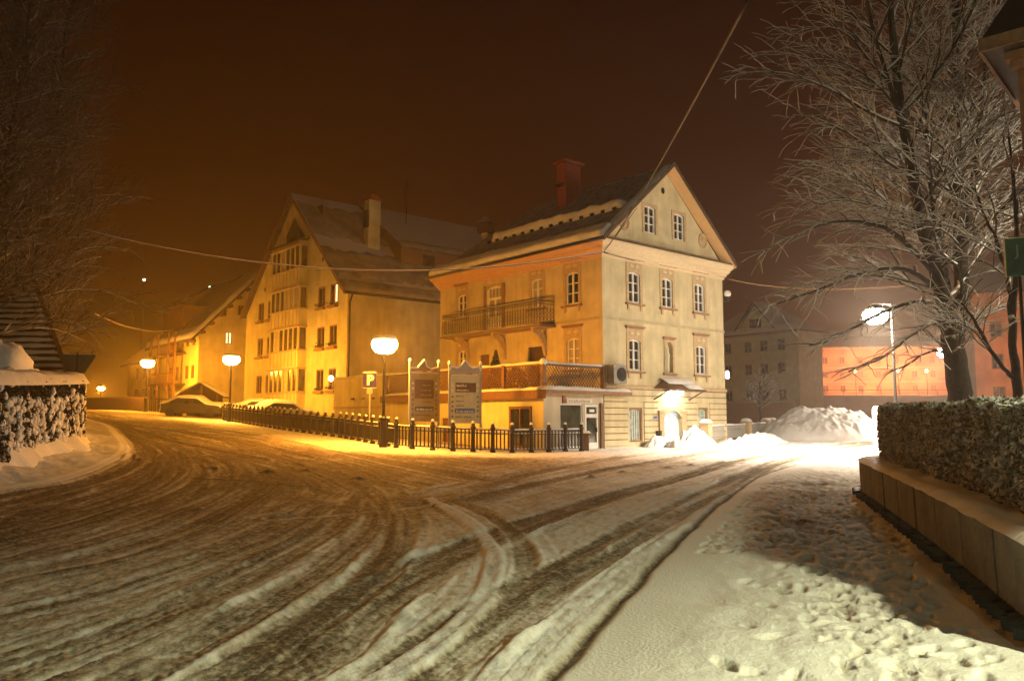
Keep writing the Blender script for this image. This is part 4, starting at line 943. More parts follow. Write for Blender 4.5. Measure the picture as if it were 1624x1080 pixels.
# chimney and aerial
q = MB(); q.box(3.6, 4.55, 3.75, 4.4, 12.5, 17.2); bc = q.obj('chimney', OCHRE, broof); q = MB(); q.box(3.5, 4.65, 3.65, 4.5, 17.2, 17.32); q.box(3.75, 4.4, 3.85, 4.3, 17.32, 17.6); q.obj('chimney_cap', BRICKR, bc)
q = MB(); q.box(3.45, 3.6, 3.7, 4.3, 15.2, 16.4); q.obj('vent_box', WOODD, bc)
q = MB(); q.tube([(8.2, 6.0, 16.0), (8.2, 6.0, 20.0)], .04, 6)
for z in (19.2, 19.5, 19.8): q.bar((8.2, 5.5, z), (8.2, 6.5, z), .025, .025)
q.obj('aerial', IRON, broof)
wlm = thing('wall_lamp', 'small bright bulb lamp by the lowest right window of the gabled house', 'wall lamp', (*loc2w(B0, -.25, 1.55), 0), TOWN)
q = MB(); q.lathe([(.03, -.2), (.16, -.1), (.18, .05), (.08, .18)], 10, (0, 0, 4.15)); q.obj('globe', mat('sodium_small_glow', (.9, .8, .6), .4, 0, emit=(1, .72, .28), estr=14), wlm, smooth=True)
q = MB(); q.bar((0, 0, 4.4), (.25, 0, 4.4), .04, .04); q.bar((0, 0, 4.3), (0, 0, 4.42), .03, .03); q.obj('arm', IRON, wlm)
lamp('wall_lamp_light', 'POINT', SODIUM, 90, (-.15, 0, 4.1), wlm, .1)

# ================================================================== FARTHER HOUSE ON THE LEFT
Q0 = (-26.35, 66.0)
fh = thing('far_house', 'yellow house with long dormer and one lit window behind the second street lamp', 'house', (Q0[0], Q0[1], 0), TOWN)
q_h = [(1.78, 2.28, 10.35, 11.05), (3.25, 3.87, 10.5, 11.4), (2.22, 2.80, 7.95, 8.98)]
mb = MB(); L = 9.0
xs_ = sorted({0, L} | {v for h in q_h for v in h[:2]})
def ft(x): return 9.1 + 1.06 * x if x < 5.5 else 9.1 + 5.83 - 1.06 * (x - 5.5)
for i in range(len(xs_) - 1):
    x0, x1 = xs_[i], xs_[i + 1]; hs = sorted([(h[2], h[3]) for h in q_h if h[0] <= x0 and x1 <= h[1]]); z = 0
    for a_, b__ in hs: mb.add([(x0, 0, z), (x1, 0, z), (x1, 0, a_), (x0, 0, a_)], [(0, 1, 2, 3)]); z = b__
    pts = [(x0, 0, z), (x1, 0, z), (x1, 0, ft(x1)), (x0, 0, ft(x0))]
    if x0 < 5.5 < x1: pts.insert(3, (5.5, 0, ft(5.5)))
    mb.add(pts, [tuple(range(len(pts)))])
mb.obj('wall', OCHRE, fh)
LITW = mat('lit_window', (.9, .85, .7), .5, .3, 3, emit=(1, .78, .42), estr=1.5)
for i, h in enumerate(q_h):
    put_window(fh, (h[0] + h[1]) / 2, 0, h[2], ROTF, h[1] - h[0], h[3] - h[2], 0, 2, 1, frame=MATS['brown_frame'], pane=LITW if i == 2 else None, inset=.06)
sh_ = [(y, z) for z in (4.95, 7.75) for y in (1.2, 2.7, 5.2, 7.0)]
wallgrid(11, 9.3, [(11 - y - .4, 11 - y + .4, z, z + 1.15) for y, z in sh_]).obj('wall', OCHRE, fh, (0, 11, 0), ROTS)
for y, z in sh_: put_window(fh, 0, y, z, ROTS, .8, 1.15, 0, 2, 1, frame=MATS['brown_frame'], fw=.09, inset=.05)
rq = MB(); roof_slab(rq, [(-.9, -.9, 8.2), (-.9, 12, 8.2), (5.5, 12, 15.0), (5.5, -.9, 15.0)], .3); roof_slab(rq, [(5.5, -.9, 15.0), (5.5, 12, 15.0), (12, 12, 8.2), (12, -.9, 8.2)], .3)
fr_ = rq.obj('roof', ROOFW, fh)
q = MB(); fu = Vector((6.4, 0, 6.8)).normalized(); snow_sheet(q, (-.9, -.95, 8.2), fu, (0, 1, 0), 9.3, .9, .28, 61, 30, 6, up=(-.73, 0, .68)); snow_sheet(q, (-.95, -.9, 8.2), (0, 1, 0), fu, 12.8, 1.6, .22, 62, 30, 6, up=(-.73, 0, .68)); q.obj('snow', SNOW, fr_, smooth=True)
for k in range(7):
    q = MB(); p = Vector((-.6, -.8, 8.1)) + fu * k * 1.1; q.box(-.1, .1, 0, .8, -.25, 0); q.obj('rafter_end', WOODM, fr_, p)
q = MB(); q.box(.3, 5.2, 5.2, 10.8, 8.8, 11.7); fd_ = q.obj('dormer', WOODM, fr_); q = MB(); roof_slab(q, [(-.5, 4.6, 11.6), (-.5, 11.4, 11.6), (5.5, 11.4, 15.05), (5.5, 4.6, 15.05)], .2); q.obj('dormer_roof', ROOFW, fd_)
q = MB(); snow_sheet(q, (-.5, 4.6, 11.6), (0, 1, 0), (1, 0, .57), 6.8, 1.6, .25, 63, 20, 5); q.obj('snow', SNOW, fd_, smooth=True)
# timber gallery with climbing plant at the street front
gal = MB()
for y in (2.9, 4.7, 7.5, 9.8): gal.bar((-1.0, y, 1.7), (-1.0, y, 9.0), .16, .16)
for z in (4.6, 7.2): gal.bar((-1.0, 2.9, z), (-1.0, 9.8, z), .14, .16); gal.box(-1.0, 0, 2.9, 9.8, z - .08, z)
for z in (5.5, 8.1): gal.bar((-1.0, 2.9, z), (-1.0, 9.8, z), .07, .07)
for k in range(24): gal.bar((-1.0, 2.9 + k * .3, 4.6), (-1.0, 2.9 + k * .3, 5.5), .04, .04); gal.bar((-1.0, 2.9 + k * .3, 7.2), (-1.0, 2.9 + k * .3, 8.1), .04, .04)
for y in (2.9, 4.7, 7.5): gal.bar((-1.0, y, 3.6), (-1.0, y + .9, 4.6), .1, .1)
gal.obj('gallery', WOODM, fh)
# lower neighbour beyond, mostly lost in the glare
nb = thing('distant_house', 'dim house end seen through the glow to the left of the timber gallery', 'house', (*loc2w(Q0, .6, 13), 0), TOWN)
q = MB(); q.box(0, 7, 0, 10, 0, 7.4); q.obj('wall', OCHRE, nb)
q = MB(); roof_slab(q, [(-.7, -.5, 7.2), (-.7, 10.5, 7.2), (3.5, 10.5, 10.8), (3.5, -.5, 10.8)], .25); roof_slab(q, [(3.5, -.5, 10.8), (3.5, 10.5, 10.8), (7.7, 10.5, 7.2), (7.7, -.5, 7.2)], .25); q.obj('roof', ROOFW, nb)
for z in (3.4, 5.6):
    for y in (1.5, 4, 6.5): put_window(nb, 0, y, z, ROTS, .8, 1.1, 0, 2, 1, frame=MATS['brown_frame'], fw=.09, inset=-.02)

# open shed with a snowy double-pitched roof
sx, sy = (318 - 812) / 1250 * 57, 57.0; sz = G(sx, sy)
shd = thing('shed', 'small open timber shed with snow-topped pitched roof beside the parked cars', 'shed', (sx, sy, sz), .15)
q = MB(); q.box(-1.25, 1.25, 1.6, 1.7, 0, 1.7); q.add([(-1.25, 1.6, 1.7), (1.25, 1.6, 1.7), (0, 1.6, 2.35)], [(0, 1, 2)]); q.obj('back_wall', WOODD, shd)
q = MB(); roof_slab(q, [(-1.7, -.2, 1.45), (-1.7, 1.9, 1.45), (0, 1.9, 2.45), (0, -.2, 2.45)], .09); roof_slab(q, [(0, -.2, 2.45), (0, 1.9, 2.45), (1.7, 1.9, 1.45), (1.7, -.2, 1.45)], .09); srf = q.obj('roof', WOODD, shd)
q = MB()
for s in (-1, 1): snow_sheet(q, (s * 1.72, -.24, 1.46), (-s * 1.7, 0, 1.0), (0, 1, 0), 1.98, 2.1, .15, 71 + s, 12, 10, up=(s * .3, 0, .95))
q.obj('snow', SNOW, srf, smooth=True)
for xx in (-1.2, 1.2, .1):
    q = MB(); q.bar((xx, 0, 0), (xx, 0, 1.7 if abs(xx) > 1 else 2.3), .1, .1); q.obj('post', WOODM, shd)

# ================================================================== PARKED CARS UNDER SNOW
def parked_car(label, x, y, rz_, paint):
    z = G(x, y); t = thing('parked_car', label, 'car', (x, y, z), rz_, 'snow-covered cars parked behind the iron fence')
    prof = [(-2.1, .28), (2.1, .28), (2.15, .55), (2.0, .78), (1.05, .90), (.45, 1.30), (-.9, 1.36), (-1.65, .98), (-2.08, .92), (-2.15, .5)]
    b = MB(); n = len(prof)
    for w, k in ((-.84, .96), (-.6, 1), (.6, 1), (.84, .96)):
        for a, c in prof: b.v.append((a * k, w * (1 if c < .9 else .85), c))
    for i in range(3):
        for j in range(n): b.f.append((i * n + j, i * n + (j + 1) % n, (i + 1) * n + (j + 1) % n, (i + 1) * n + j)); b.mi.append(0)
    b.f.append(tuple(range(n))[::-1]); b.mi.append(0); b.f.append(tuple(3 * n + i for i in range(n))); b.mi.append(0)
    body = b.obj('body', paint, t)
    for s in (-1, 1):
        q = MB(); q.prism([(.95, .93), (.42, 1.25), (-.85, 1.30), (-1.45, .98)], s * .74, s * .80); q.obj('side_window', GLASS, body)
        for a in (-1.35, 1.35):
            q = MB(); q.tube([(a, s * .66, .32), (a, s * .86, .32)], .32, 14); wq = q.obj('wheel', mat('tyre_rubber', (.02, .02, .02), .8), t)
            q = MB(); q.tube([(a, s * .85, .32), (a, s * .872, .32)], .19, 10); q.obj('rim', MATS['tyre_rubber'], wq)
        for a in (2.08,):
            q = MB(); q.box(a, a + .06, s * .62 - .14, s * .62 + .14, .58, .72); q.obj('headlight', GLASS, t)
    # snow load following bonnet, roof and boot
    q = MB(); nn = 26
    for i in range(nn + 1):
        a = -2.1 + 4.2 * i / nn; zz = np.interp(a, [-2.15, -2.0, -1.65, -.9, .45, 1.05, 2.0, 2.15], [.9, .93, .98, 1.36, 1.30, .90, .78, .6])
        for j in range(9):
            v = -1 + 2 * j / 8; e_ = (1 - abs(v) ** 4) ** .5 * min(1, (2.15 - abs(a)) / .15) ** .5
            q.v.append((a, v * .86, float(zz) - .03 + .24 * e_ * (1 + .5 * float(vn(a * 2 + x, v * 2, 6)))))
    for i in range(nn):
        for j in range(8): a_ = i * 9 + j; q.f.append((a_, a_ + 9, a_ + 10, a_ + 1)); q.mi.append(0)
    q.obj('snow', SNOW, t, smooth=True)
parked_car('snow-buried dark car parked in front of the small pitched shed', -22.3, 55.5, .05, mat('dark_car_paint', (.04, .04, .045), .35, .05))
parked_car('snow-buried pale car parked behind the left half of the iron fence', -14.9, 51.0, .75, mat('pale_car_paint', (.35, .34, .32), .35, .05))
parked_car('snow-buried car parked between the pale car and the shed', -17.6, 55.8, .5, mat('grey_car_paint', (.16, .15, .14), .35, .05))

# ================================================================== STREET LAMPS (promenade type)
def glow_glass(name, col, strength):
    m = bpy.data.materials.new(name); m.use_nodes = True; t = m.node_tree; t.nodes.clear()
    o = t.nodes.new('ShaderNodeOutputMaterial'); e_ = t.nodes.new('ShaderNodeEmission'); tr = t.nodes.new('ShaderNodeBsdfTransparent'); ad = t.nodes.new('ShaderNodeAddShader')
    e_.inputs['Color'].default_value = (*col, 1); e_.inputs['Strength'].default_value = strength; tr.inputs['Color'].default_value = (.9, .9, .9, 1)
    t.links.new(e_.outputs[0], ad.inputs[0]); t.links.new(tr.outputs[0], ad.inputs[1]); t.links.new(ad.outputs[0], o.inputs['Surface']); return m
BOWL = glow_glass('sodium_bowl', (1, .66, .24), 40)
def promenade_lamp(label, x, y, gh, power=1.0, first=[None]):
    z = G(x, y); t = thing('street_lamp', label, 'street lamp', (x, y, z), 0, 'mushroom street lamps along the fence')
    q = MB(); q.lathe([(.17, 0), (.17, .08), (.12, .14), (.12, 1.0), (.15, 1.04), (.15, 1.12), (.075, 1.2), (.06, 1.3), (.055, gh - .42), (.09, gh - .40), (.09, gh - .34)], 12); q.obj('pole', IRON, t, smooth=False)
    q = MB(); q.lathe([(.12, gh - .38), (.34, gh - .32), (.49, gh - .14), (.52, gh + .02), (.46, gh + .16)], 16); q.obj('lamp_bowl', BOWL, t, smooth=True)
    q = MB(); q.lathe([(.47, gh + .165), (.46, gh + .20), (.2, gh + .27), (.02, gh + .29)], 16); cp_ = q.obj('lamp_cap', IRON, t)
    q = MB(); q.lathe([(.46, gh + .20), (.44, gh + .27), (.3, gh + .34), (.02, gh + .36)], 16); q.obj('snow', SNOW, t, smooth=True)
    lamp('lamp_light', 'POINT', SODIUM, POWER['promenade'] * power, (0, 0, gh - .02), t, .22)
    return t
promenade_lamp('tall mushroom lamp standing in the iron fence beside the parking sign', -4.99, 30.75, 4.0, 1.5)
promenade_lamp('mushroom lamp in front of the lit window of the far yellow house', -17.7, 49.6, 3.93, 1.4)
promenade_lamp('mushroom lamp at the end of the dark hedge-like fence by the far street', -29.0, 62.6, 3.9, 2.2)
promenade_lamp('most distant mushroom lamp, seen small past the snowy hedge', -62.5, 120, 3.9, 4.0)

# ================================================================== IRON FENCE
FL = [(-18.9, 52.0), (-15.6, 46.9), (-11.9, 41.3), (-7.95, 36.4), (-5.2, 31.9), (-4.35, 30.55), (-2.55, 30.2), (-.65, 30.9), (1.0, 31.5), (2.85, 32.6)]
fen = thing('iron_fence', 'black iron railing with thick capped posts and snow on its rails along the pavement edge', 'fence', (0, 0, 0))
P_ = [np.array(p) for p in FL]; seg = [np.linalg.norm(P_[i + 1] - P_[i]) for i in range(len(P_) - 1)]; tot = sum(seg)
def along(s):
    for i, L_ in enumerate(seg):
        if s <= L_ or i == len(seg) - 1: return P_[i] + (P_[i + 1] - P_[i]) * (s / L_)
        s -= L_
npost = 42; postm = MB(); postm.lathe([(.095, -.1), (.11, .0), (.11, .08), (.08, .10), (.08, .88), (.105, .90), (.105, .96), (.07, .98), (.07, 1.06), (.04, 1.1)], 8)
post0 = postm.obj('post', IRON, fen); capm = MB(); blob(capm, (0, 0, 1.12), .07, .07, .06, 1, 7, 4, .1); cap0 = capm.obj('snow_cap', SNOW, post0, smooth=True)
balm = MB(); balm.bar((0, 0, .10), (0, 0, .84), .05, .05); bal0 = balm.obj('baluster', IRON, fen)
bal1m = MB(); bal1m.bar((0, 0, .10), (0, 0, .84), .05, .016); bal0.location = (0, 0, -5); first_b = True
ss = [tot * i / npost for i in range(npost + 1)]; prev = None; nb_ = 0
railm = MB(); snm = MB()
for i, s in enumerate(ss):
    p = along(s); z = G(p[0], p[1])
    if i == 0: po = post0
    else:
        po = post0.copy(); COL.objects.link(po); c_ = cap0.copy(); COL.objects.link(c_); c_.parent = po
    po.location = (p[0], p[1], z)
    if prev is not None:
        a3 = Vector((prev[0], prev[1], G(*prev))); b3 = Vector((p[0], p[1], z)); L_ = (b3 - a3).length
        rm = MB()
        for hz in (.12, .72, .86): rm.bar(a3 + Vector((0, 0, hz)), b3 + Vector((0, 0, hz)), .035, .04)
        ro = rm.obj('rail', IRON, fen)
        sn = MB(); dx = (b3 - a3).normalized(); nx_ = Vector((-dx.y, dx.x, 0)).normalized()
        for hz, th in ((.88, .055), (.74, .03), (.14, .035)): snow_sheet(sn, a3 + Vector((0, 0, hz)) - nx_ * .025, dx, nx_, L_, .05, th, i, 8, 3, rough=.4)
        sn.obj('snow', SNOW, ro, smooth=True)
        nn_ = max(3, int(L_ / .135))
        for k in range(1, nn_):
            pp = a3 + (b3 - a3) * k / nn_; o = bal0 if first_b else bal0.copy()
            if not first_b: COL.objects.link(o)
            first_b = False; o.location = pp; o.rotation_euler = (0, 0, math.atan2(dx.y, dx.x)); nb_ += 1
    prev = p

# ================================================================== INFORMATION BOARDS AND PARKING SIGN
PALE = mat('board_pale_green', (.50, .50, .34), .6, .08, 6); BROWN = mat('board_brown', (.10, .045, .025), .6, .15, 6); BLUE = mat('board_blue', (.03, .12, .36), .5, .1, 5)
INK = mat('board_ink', (.12, .10, .06), .6); PALET = mat('board_letters', (.70, .68, .58), .6)
def board(label, x, y, rz_, dark):
    z = G(x, y); t = thing('info_board', label, 'information board', (x, y, z), rz_, 'tall framed information boards behind the fence')
    w = 1.28
    for s in (-1, 1):
        q = MB(); q.box(s * w / 2 - .04, s * w / 2 + .04, -.04, .04, -.1, 3.40); po = q.obj('post', GALV, t)
        q = MB(); blob(q, (s * w / 2, 0, 3.44), .07, .07, .09, 2 + s, 7, 5, .1); q.obj('snow', SNOW, po, smooth=True)
    q = MB(); q.box(-w / 2 + .04, w / 2 - .04, -.025, .025, 1.05, 2.95); pn = q.obj('panel', PALE if not dark else mat('board_ochre', (.30, .23, .12), .6, .1, 6), t)
    q = MB(); top = [(-w / 2, 3.12), (-w / 2 + .05, 3.28), (-.32, 3.22), (-.18, 3.30), (0, 3.52), (.18, 3.30), (.32, 3.22), (w / 2 - .05, 3.28), (w / 2, 3.12)]
    if dark: top = [(-w / 2, 3.12), (-.3, 3.14), (-.12, 3.34), (0, 3.46), (.08, 3.2), (.3, 3.1), (w / 2, 3.2)]
    q.prism(top + [(w / 2 - .05, 3.02), (.2, 3.05), (0, 2.98), (-.2, 3.05), (-w / 2 + .05, 3.02)], -.03, .03); q.obj('crest', GALV if not dark else TRIMD, t)
    q = MB(); 
    for (a, b), (c, d) in zip(top[:-1], top[1:]):
        q.bar((a, 0, b + .03), (c, 0, d + .03), .09, .055)
    snow_sheet(q, (-w / 2 + .04, -.04, 2.95), (1, 0, 0), (0, 1, 0), w - .08, .08, .05, 3, 12, 3); q.obj('snow', SNOW, t)
    q = MB(); q.box(-.40, .44, -.036, -.026, 2.28, 2.66) if not dark else q.box(-.44, .40, -.036, -.026, 1.95, 2.70); hd = q.obj('brown_block', BROWN, pn)
    r_ = np.random.RandomState(4 + dark)
    def words(mat_, z, x0, x1, hgt, par, nme='lettering'):
        q = MB(); xx = x0
        while xx < x1:
            ww = .018 + .03 * r_.rand(); q.box(xx, min(xx + ww, x1), -.042, -.0365, z, z + hgt * (.6 + .4 * r_.rand())); xx += ww + .012 + (.03 if r_.rand() < .2 else 0)
        q.obj(nme, mat_, par, kind='stuff')
    if not dark:
        words(PALET, 2.50, -.36, .05, .09, pn); words(PALET, 2.33, -.36, .15, .07, pn)
        for zz in (2.10, 1.90, 1.72): words(INK, zz, -.38, -.05, .06, pn)
    else:
        for zz, x1 in ((2.45, -.05), (2.25, .1), (2.06, .2)): words(MATS['board_ochre'], zz, -.1 if zz > 2.3 else -.2, .3, .07, pn)
        for zz in (1.80,): words(INK, zz, -.1, .3, .06, pn)
    q = MB(); q.box(-.42, .40, -.036, -.026, 1.46, 1.64); q.obj('blue_strip', BLUE if not dark else mat('board_teal', (.02, .07, .08), .5), pn); words(PALET, 1.49, -.36, .34, .08, pn)
    words(INK, 1.28, -.40, .25, .055, pn)
    for s in (-1, 1):
        for zz in (2.55, 2.35, 2.10, 1.9, 1.72, 1.55, 1.32):
            q = MB(); q.box(s * .52 - .035, s * .52 + .035, -.036, -.026, zz - .035, zz + .035); q.obj('arrow_plate', INK if (zz < 2.2) else PALET, pn)
    return t
board('pale green framed information board with brown header and blue strip, right of its darker twin', -1.87, 31.45, 0.32, False)
board('dark orange-brown framed information board nearer the street lamp, left of its pale twin', -3.48, 31.35, .60, True)
px_, py_ = -6.35, 35.2; pz = G(px_, py_)
pk = thing('parking_sign', 'square blue parking sign with white letter P and a cap of snow', 'traffic sign', (px_, py_, pz), -.05)
q = MB(); q.tube([(0, .04, 0), (0, .04, 3.05)], .035, 8); q.obj('pole', GALV, pk)
q = MB(); q.box(-.30, .30, -.01, .01, 2.32, 2.98); pl_ = q.obj('plate', mat('sign_violet_blue', (.035, .025, .20), .7, .05, spec=.1), pk)
q = MB()
for a in ((-.31, .31, 2.97, 2.99), (-.31, .31, 2.31, 2.33)): q.box(a[0], a[1], -.014, .014, a[2], a[3])
q.obj('rim', WHITEP, pl_)
text_mesh('letter_p', 'P', .62, mat('sign_white', (.85, .85, .8), .5, .02), pl_, (0.02, -.018, 2.65), (math.pi / 2, 0, 0), .004, bold=.028)
q = MB(); q.box(-.13, .13, -.012, .008, 2.06, 2.28); q.obj('sub_plate', GALV, pk)
q = MB(); snow_sheet(q, (-.34, -.09, 2.98), (1, 0, 0), (0, 1, 0), .68, .18, .10, 8, 10, 5); q.obj('snow', SNOW, pk, smooth=True)

# dark palisade by the far street
pf = thing('palisade', 'dark close-boarded palisade beyond the farthest bend of the street', 'fence', (0, 0, 0))
A_ = Vector((-41.5, 74, 0)); B_ = Vector((-29.6, 64.2, 0)); n_ = 60; pk0 = None
for k in range(n_ + 1):
    p = A_.lerp(B_, k / n_); z = G(p.x, p.y)
    if pk0 is None: q = MB(); q.prism([(-.085, 0), (.085, 0), (.085, 1.05), (0, 1.22), (-.085, 1.05)], -.015, .015); o = pk0 = q.obj('board', WOODD, pf)
    else: o = pk0.copy(); COL.objects.link(o)
    o.location = (p.x, p.y, z); o.rotation_euler = (0, 0, .69)
sr = MB(); za = G(A_.x, A_.y); zb2 = G(B_.x, B_.y); sr.bar((A_.x, A_.y + .05, za + .85), (B_.x, B_.y + .05, zb2 + .85), .05, .1); sr.obj('rail', WOODD, pf)
gr_ = thing('far_railing', 'thin railing between the third lamp and the timber gallery', 'fence', (0, 0, 0)); A_ = Vector((-29.2, 63.8, 0)); B_ = Vector((-24.6, 60.5, 0)); b0_ = None
for k in range(22):
    p = A_.lerp(B_, k / 21); z = G(p.x, p.y); q = MB()
    if b0_ is None: q.bar((0, 0, 0), (0, 0, 1.15), .05, .05); o = b0_ = q.obj('baluster', IRON, gr_)
    else: o = b0_.copy(); COL.objects.link(o)
    o.location = (p.x, p.y, z)
q = MB(); q.bar((A_.x, A_.y, G(A_.x, A_.y) + 1.1), (B_.x, B_.y, G(B_.x, B_.y) + 1.1), .06, .06); q.obj('rail', IRON, gr_)

# litter bin at the shop door
bx, by = 3.05, 32.95
tb = thing('litter_bin', 'small brown post-mounted litter bin with snow lid at the right end of the fence', 'litter bin', (bx, by, G(bx, by)))
q = MB(); q.box(-.13, .13, -.13, .13, 0, .66); q.obj('body', WOODM, tb); q = MB(); q.box(-.24, .24, -.2, .2, .66, .72); q.obj('lid', WOODM, tb)
q = MB(); snow_sheet(q, (-.24, -.2, .72), (1, 0, 0), (0, 1, 0), .48, .4, .08, 4, 6, 5); q.obj('snow', SNOW, tb, smooth=True)

# ================================================================== THINGS ON THE RIGHT
def at(px, py, Y):
    """point seen in the photograph at px, py when it stands Y metres ahead"""
    d = (px - 812) / 1250; e_ = (540 - py) / 1250; T = R(5.62); f = math.cos(T) - e_ * math.sin(T)
    return Vector((d * Y / f, Y, 1.6 + Y * (math.sin(T) + e_ * math.cos(T)) / f))
def heap(name, label, x, y, rx, ry, h, seed, rot=0, rough=.5, cat='snow pile', n=56, mate=SNOW, chunk=.10):
    z = G(x, y); mb = MB()
    for i in range(n + 1):
        for j in range(n + 1):
            u = -1 + 2 * i / n; v = -1 + 2 * j / n; r = math.hypot(u, v)
            k = max(0, 1 - r ** 1.6)
            nz = float(fbm(u * 2.2 + seed, v * 2.2 + 3, 95, 4)); ch_ = float(vn(u * rx * 2.6 + seed, v * ry * 2.6, 97)); c2 = float(vn(u * rx * 7 + seed, v * ry * 7, 98))
            hh = h * k ** .8 * (1 + rough * nz * 1.6) + chunk * (max(0, ch_) * 2.2 + .6 * c2) * min(1, k * 4) - .05 * (r > .98)
            mb.v.append((u * rx, v * ry, hh))
    for i in range(n):
        for j in range(n): a_ = i * (n + 1) + j; mb.f.append((a_, a_ + n + 1, a_ + n + 2, a_ + 1)); mb.mi.append(0)
    o = mb.obj(name, mate, loc=(x, y, z), rot=(0, 0, rot), smooth=True, label=label, category=cat); return o
heap('door_snow_pile', 'low shovelled snow heap in front of the lit entrance of the corner house', 8.25, 36.1, 1.5, .9, .68, 3, .7, .5)
heap('ploughed_snow_pile', 'high rough ploughed heap of snow beyond the low pillared fence', 18.3, 46.5, 4.0, 3.0, 1.95, 8, .1, .22, chunk=.17, n=110)
heap('small_snow_pile', 'lower snow heap trailing off to the right of the high ploughed heap', 22.3, 44.0, 2.4, 2.0, .8, 14, .1, .3, chunk=.12)
heap('kerb_snow_pile', 'thin low ridge of shovelled snow under the low pillared fence', 12.2, 40.0, 3.6, .8, .38, 19, .8, .6)
heap('wall_snow_pile', 'small snow mound at the foot of the letter box wall', 6.75, 36.35, .9, .55, .4, 21, .7, .6)
# low fence with stone pillars
lf = thing('low_fence', 'low railing with square stone pillars and snow caps right of the corner house', 'fence', (0, 0, 0))
pil = [(9.3, 38.0), (13.1, 44.3), (15.9, 49.6), (17.2, 52.4)]
for i, (x, y) in enumerate(pil):
    z = G(x, y); q = MB(); q.box(-.22, .22, -.22, .22, -.1, 1.02); q.box(-.26, .26, -.26, .26, 1.02, 1.08); po = q.obj('pillar', TRIM, lf, (x, y, z), (0, 0, .9))
    q = MB(); snow_sheet(q, (-.27, -.27, 1.08), (1, 0, 0), (0, 1, 0), .54, .54, .16, i, 6, 6); q.obj('snow', SNOW, po, smooth=True)
    if i:
        a3 = Vector((*pil[i - 1], G(*pil[i - 1]))); b3 = Vector((x, y, z)); L_ = (b3 - a3).length; q = MB()
        for hz in (.25, .88): q.bar(a3 + Vector((0, 0, hz)), b3 + Vector((0, 0, hz)), .05, .05)
        ro = q.obj('rail', GALV, lf); dx = (b3 - a3).normalized(); nx_ = Vector((-dx.y, dx.x, 0))
        q = MB(); snow_sheet(q, a3 + Vector((0, 0, .9)) - nx_ * .05, dx, nx_, L_, .1, .08, i, 24, 3, rough=.4); q.obj('snow', SNOW, ro, smooth=True)
        q = MB(); q.bar((0, 0, .25), (0, 0, .88), .035, .035); b0 = q.obj('baluster', GALV, lf, a3 + (b3 - a3) * .03)
        for k in range(1, int(L_ / .22)):
            o = b0.copy(); COL.objects.link(o); o.location = a3 + (b3 - a3) * (.03 + .94 * k / int(L_ / .22))
# plaza lamps
def plaza_lamp(label, x, y, hz, px2, power, col=COOL, glow=60, grp=None, down=0, cone=140):
    z = G(x, y); t = thing('street_lamp', label, 'street lamp', (x, y, z))
    if grp: t['group'] = grp
    q = MB(); q.lathe([(.10, 0), (.10, .5), (.065, .6), (.045, hz + .35)], 10); q.obj('pole', IRON, t, smooth=False)
    q = MB(); q.tube([(0, 0, hz + .2), (px2 * .5, 0, hz + .25), (px2, 0, hz + .16)], .035, 6); q.obj('arm', GALV, t)
    q = MB(); q.lathe([(.05, .22), (.20, .18), (.34, .05), (.34, .0)], 12, (px2, 0, hz)); q.obj('lamp_head', IRON, t)
    q = MB(); q.lathe([(.34, .0), (.46, -.14), (.45, -.36), (.25, -.54)], 14, (px2, 0, hz)); q.obj('lamp_glass', glow_glass('plaza_glass', col, glow), t)
    q = MB(); snow_sheet(q, (px2 - .16, -.16, hz + .2), (1, 0, 0), (0, 1, 0), .32, .32, .08, 2, 5, 5); q.obj('snow', SNOW, t, smooth=True)
    lamp('lamp_light', 'POINT', col, POWER['plaza'] * power, (px2, 0, hz - .28), t, .2)
    if down: lamp('lamp_beam', 'SPOT', col, POWER['down'] * down, (px2, 0, hz - .3), t, .2, cone)
plaza_lamp('glaring white street lamp on a tall pole left of the big snowy tree', 15.05, 31.0, 5.62, -.64, .32, down=2.3, cone=148, glow=170)
plaza_lamp('white street lamp glimpsed close behind the trunk of the big tree', 26.1, 46.0, 5.3, -.7, .8, down=1.0)
plaza_lamp('small distant street lamp to the right of the big tree trunk', 50.6, 80.0, 5.0, -.6, 1.3)
# out of view: the near pavement lamp, then two added as fill
plaza_lamp('street lamp behind the photographer that lights the near pavement', 6.9, -.6, 4.7, -.8, POWER['behind'] / POWER['plaza'], MERCURY, down=POWER['beam'] / POWER['down'], cone=166)
plaza_lamp('added unseen lamp right of the big tree that brightens its branches', 18.6, 17.4, 7.2, -.5, POWER['side'] / POWER['plaza'], (1.0, .86, .58))  # unseen lamp added to brighten the twigs and the house front
plaza_lamp('weak added fill lamp behind the photographer that brightens the hedge face', -1.0, -12.0, 5.5, .8, 900 / POWER['plaza'], MERCURY)  # unseen fill lamp added to lift the hedge face
# utility cabinet
q = MB(); x, y = 16.1, 34.5; z = G(x, y); q.box(-.32, .32, -.2, .2, 0, 1.75); uc = q.obj('cabinet', WHITEP, loc=(x, y, z), label='pale utility cabinet behind the clipped hedge at the foot of the lamp pole', category='utility cabinet')
q = MB(); snow_sheet(q, (-.34, -.22, 1.75), (1, 0, 0), (0, 1, 0), .68, .44, .12, 2, 7, 5); q.obj('snow', SNOW, uc, smooth=True); q = MB(); q.box(-.27, .27, -.215, -.2, .2, 1.6); q.obj('door', WHITEP, uc)
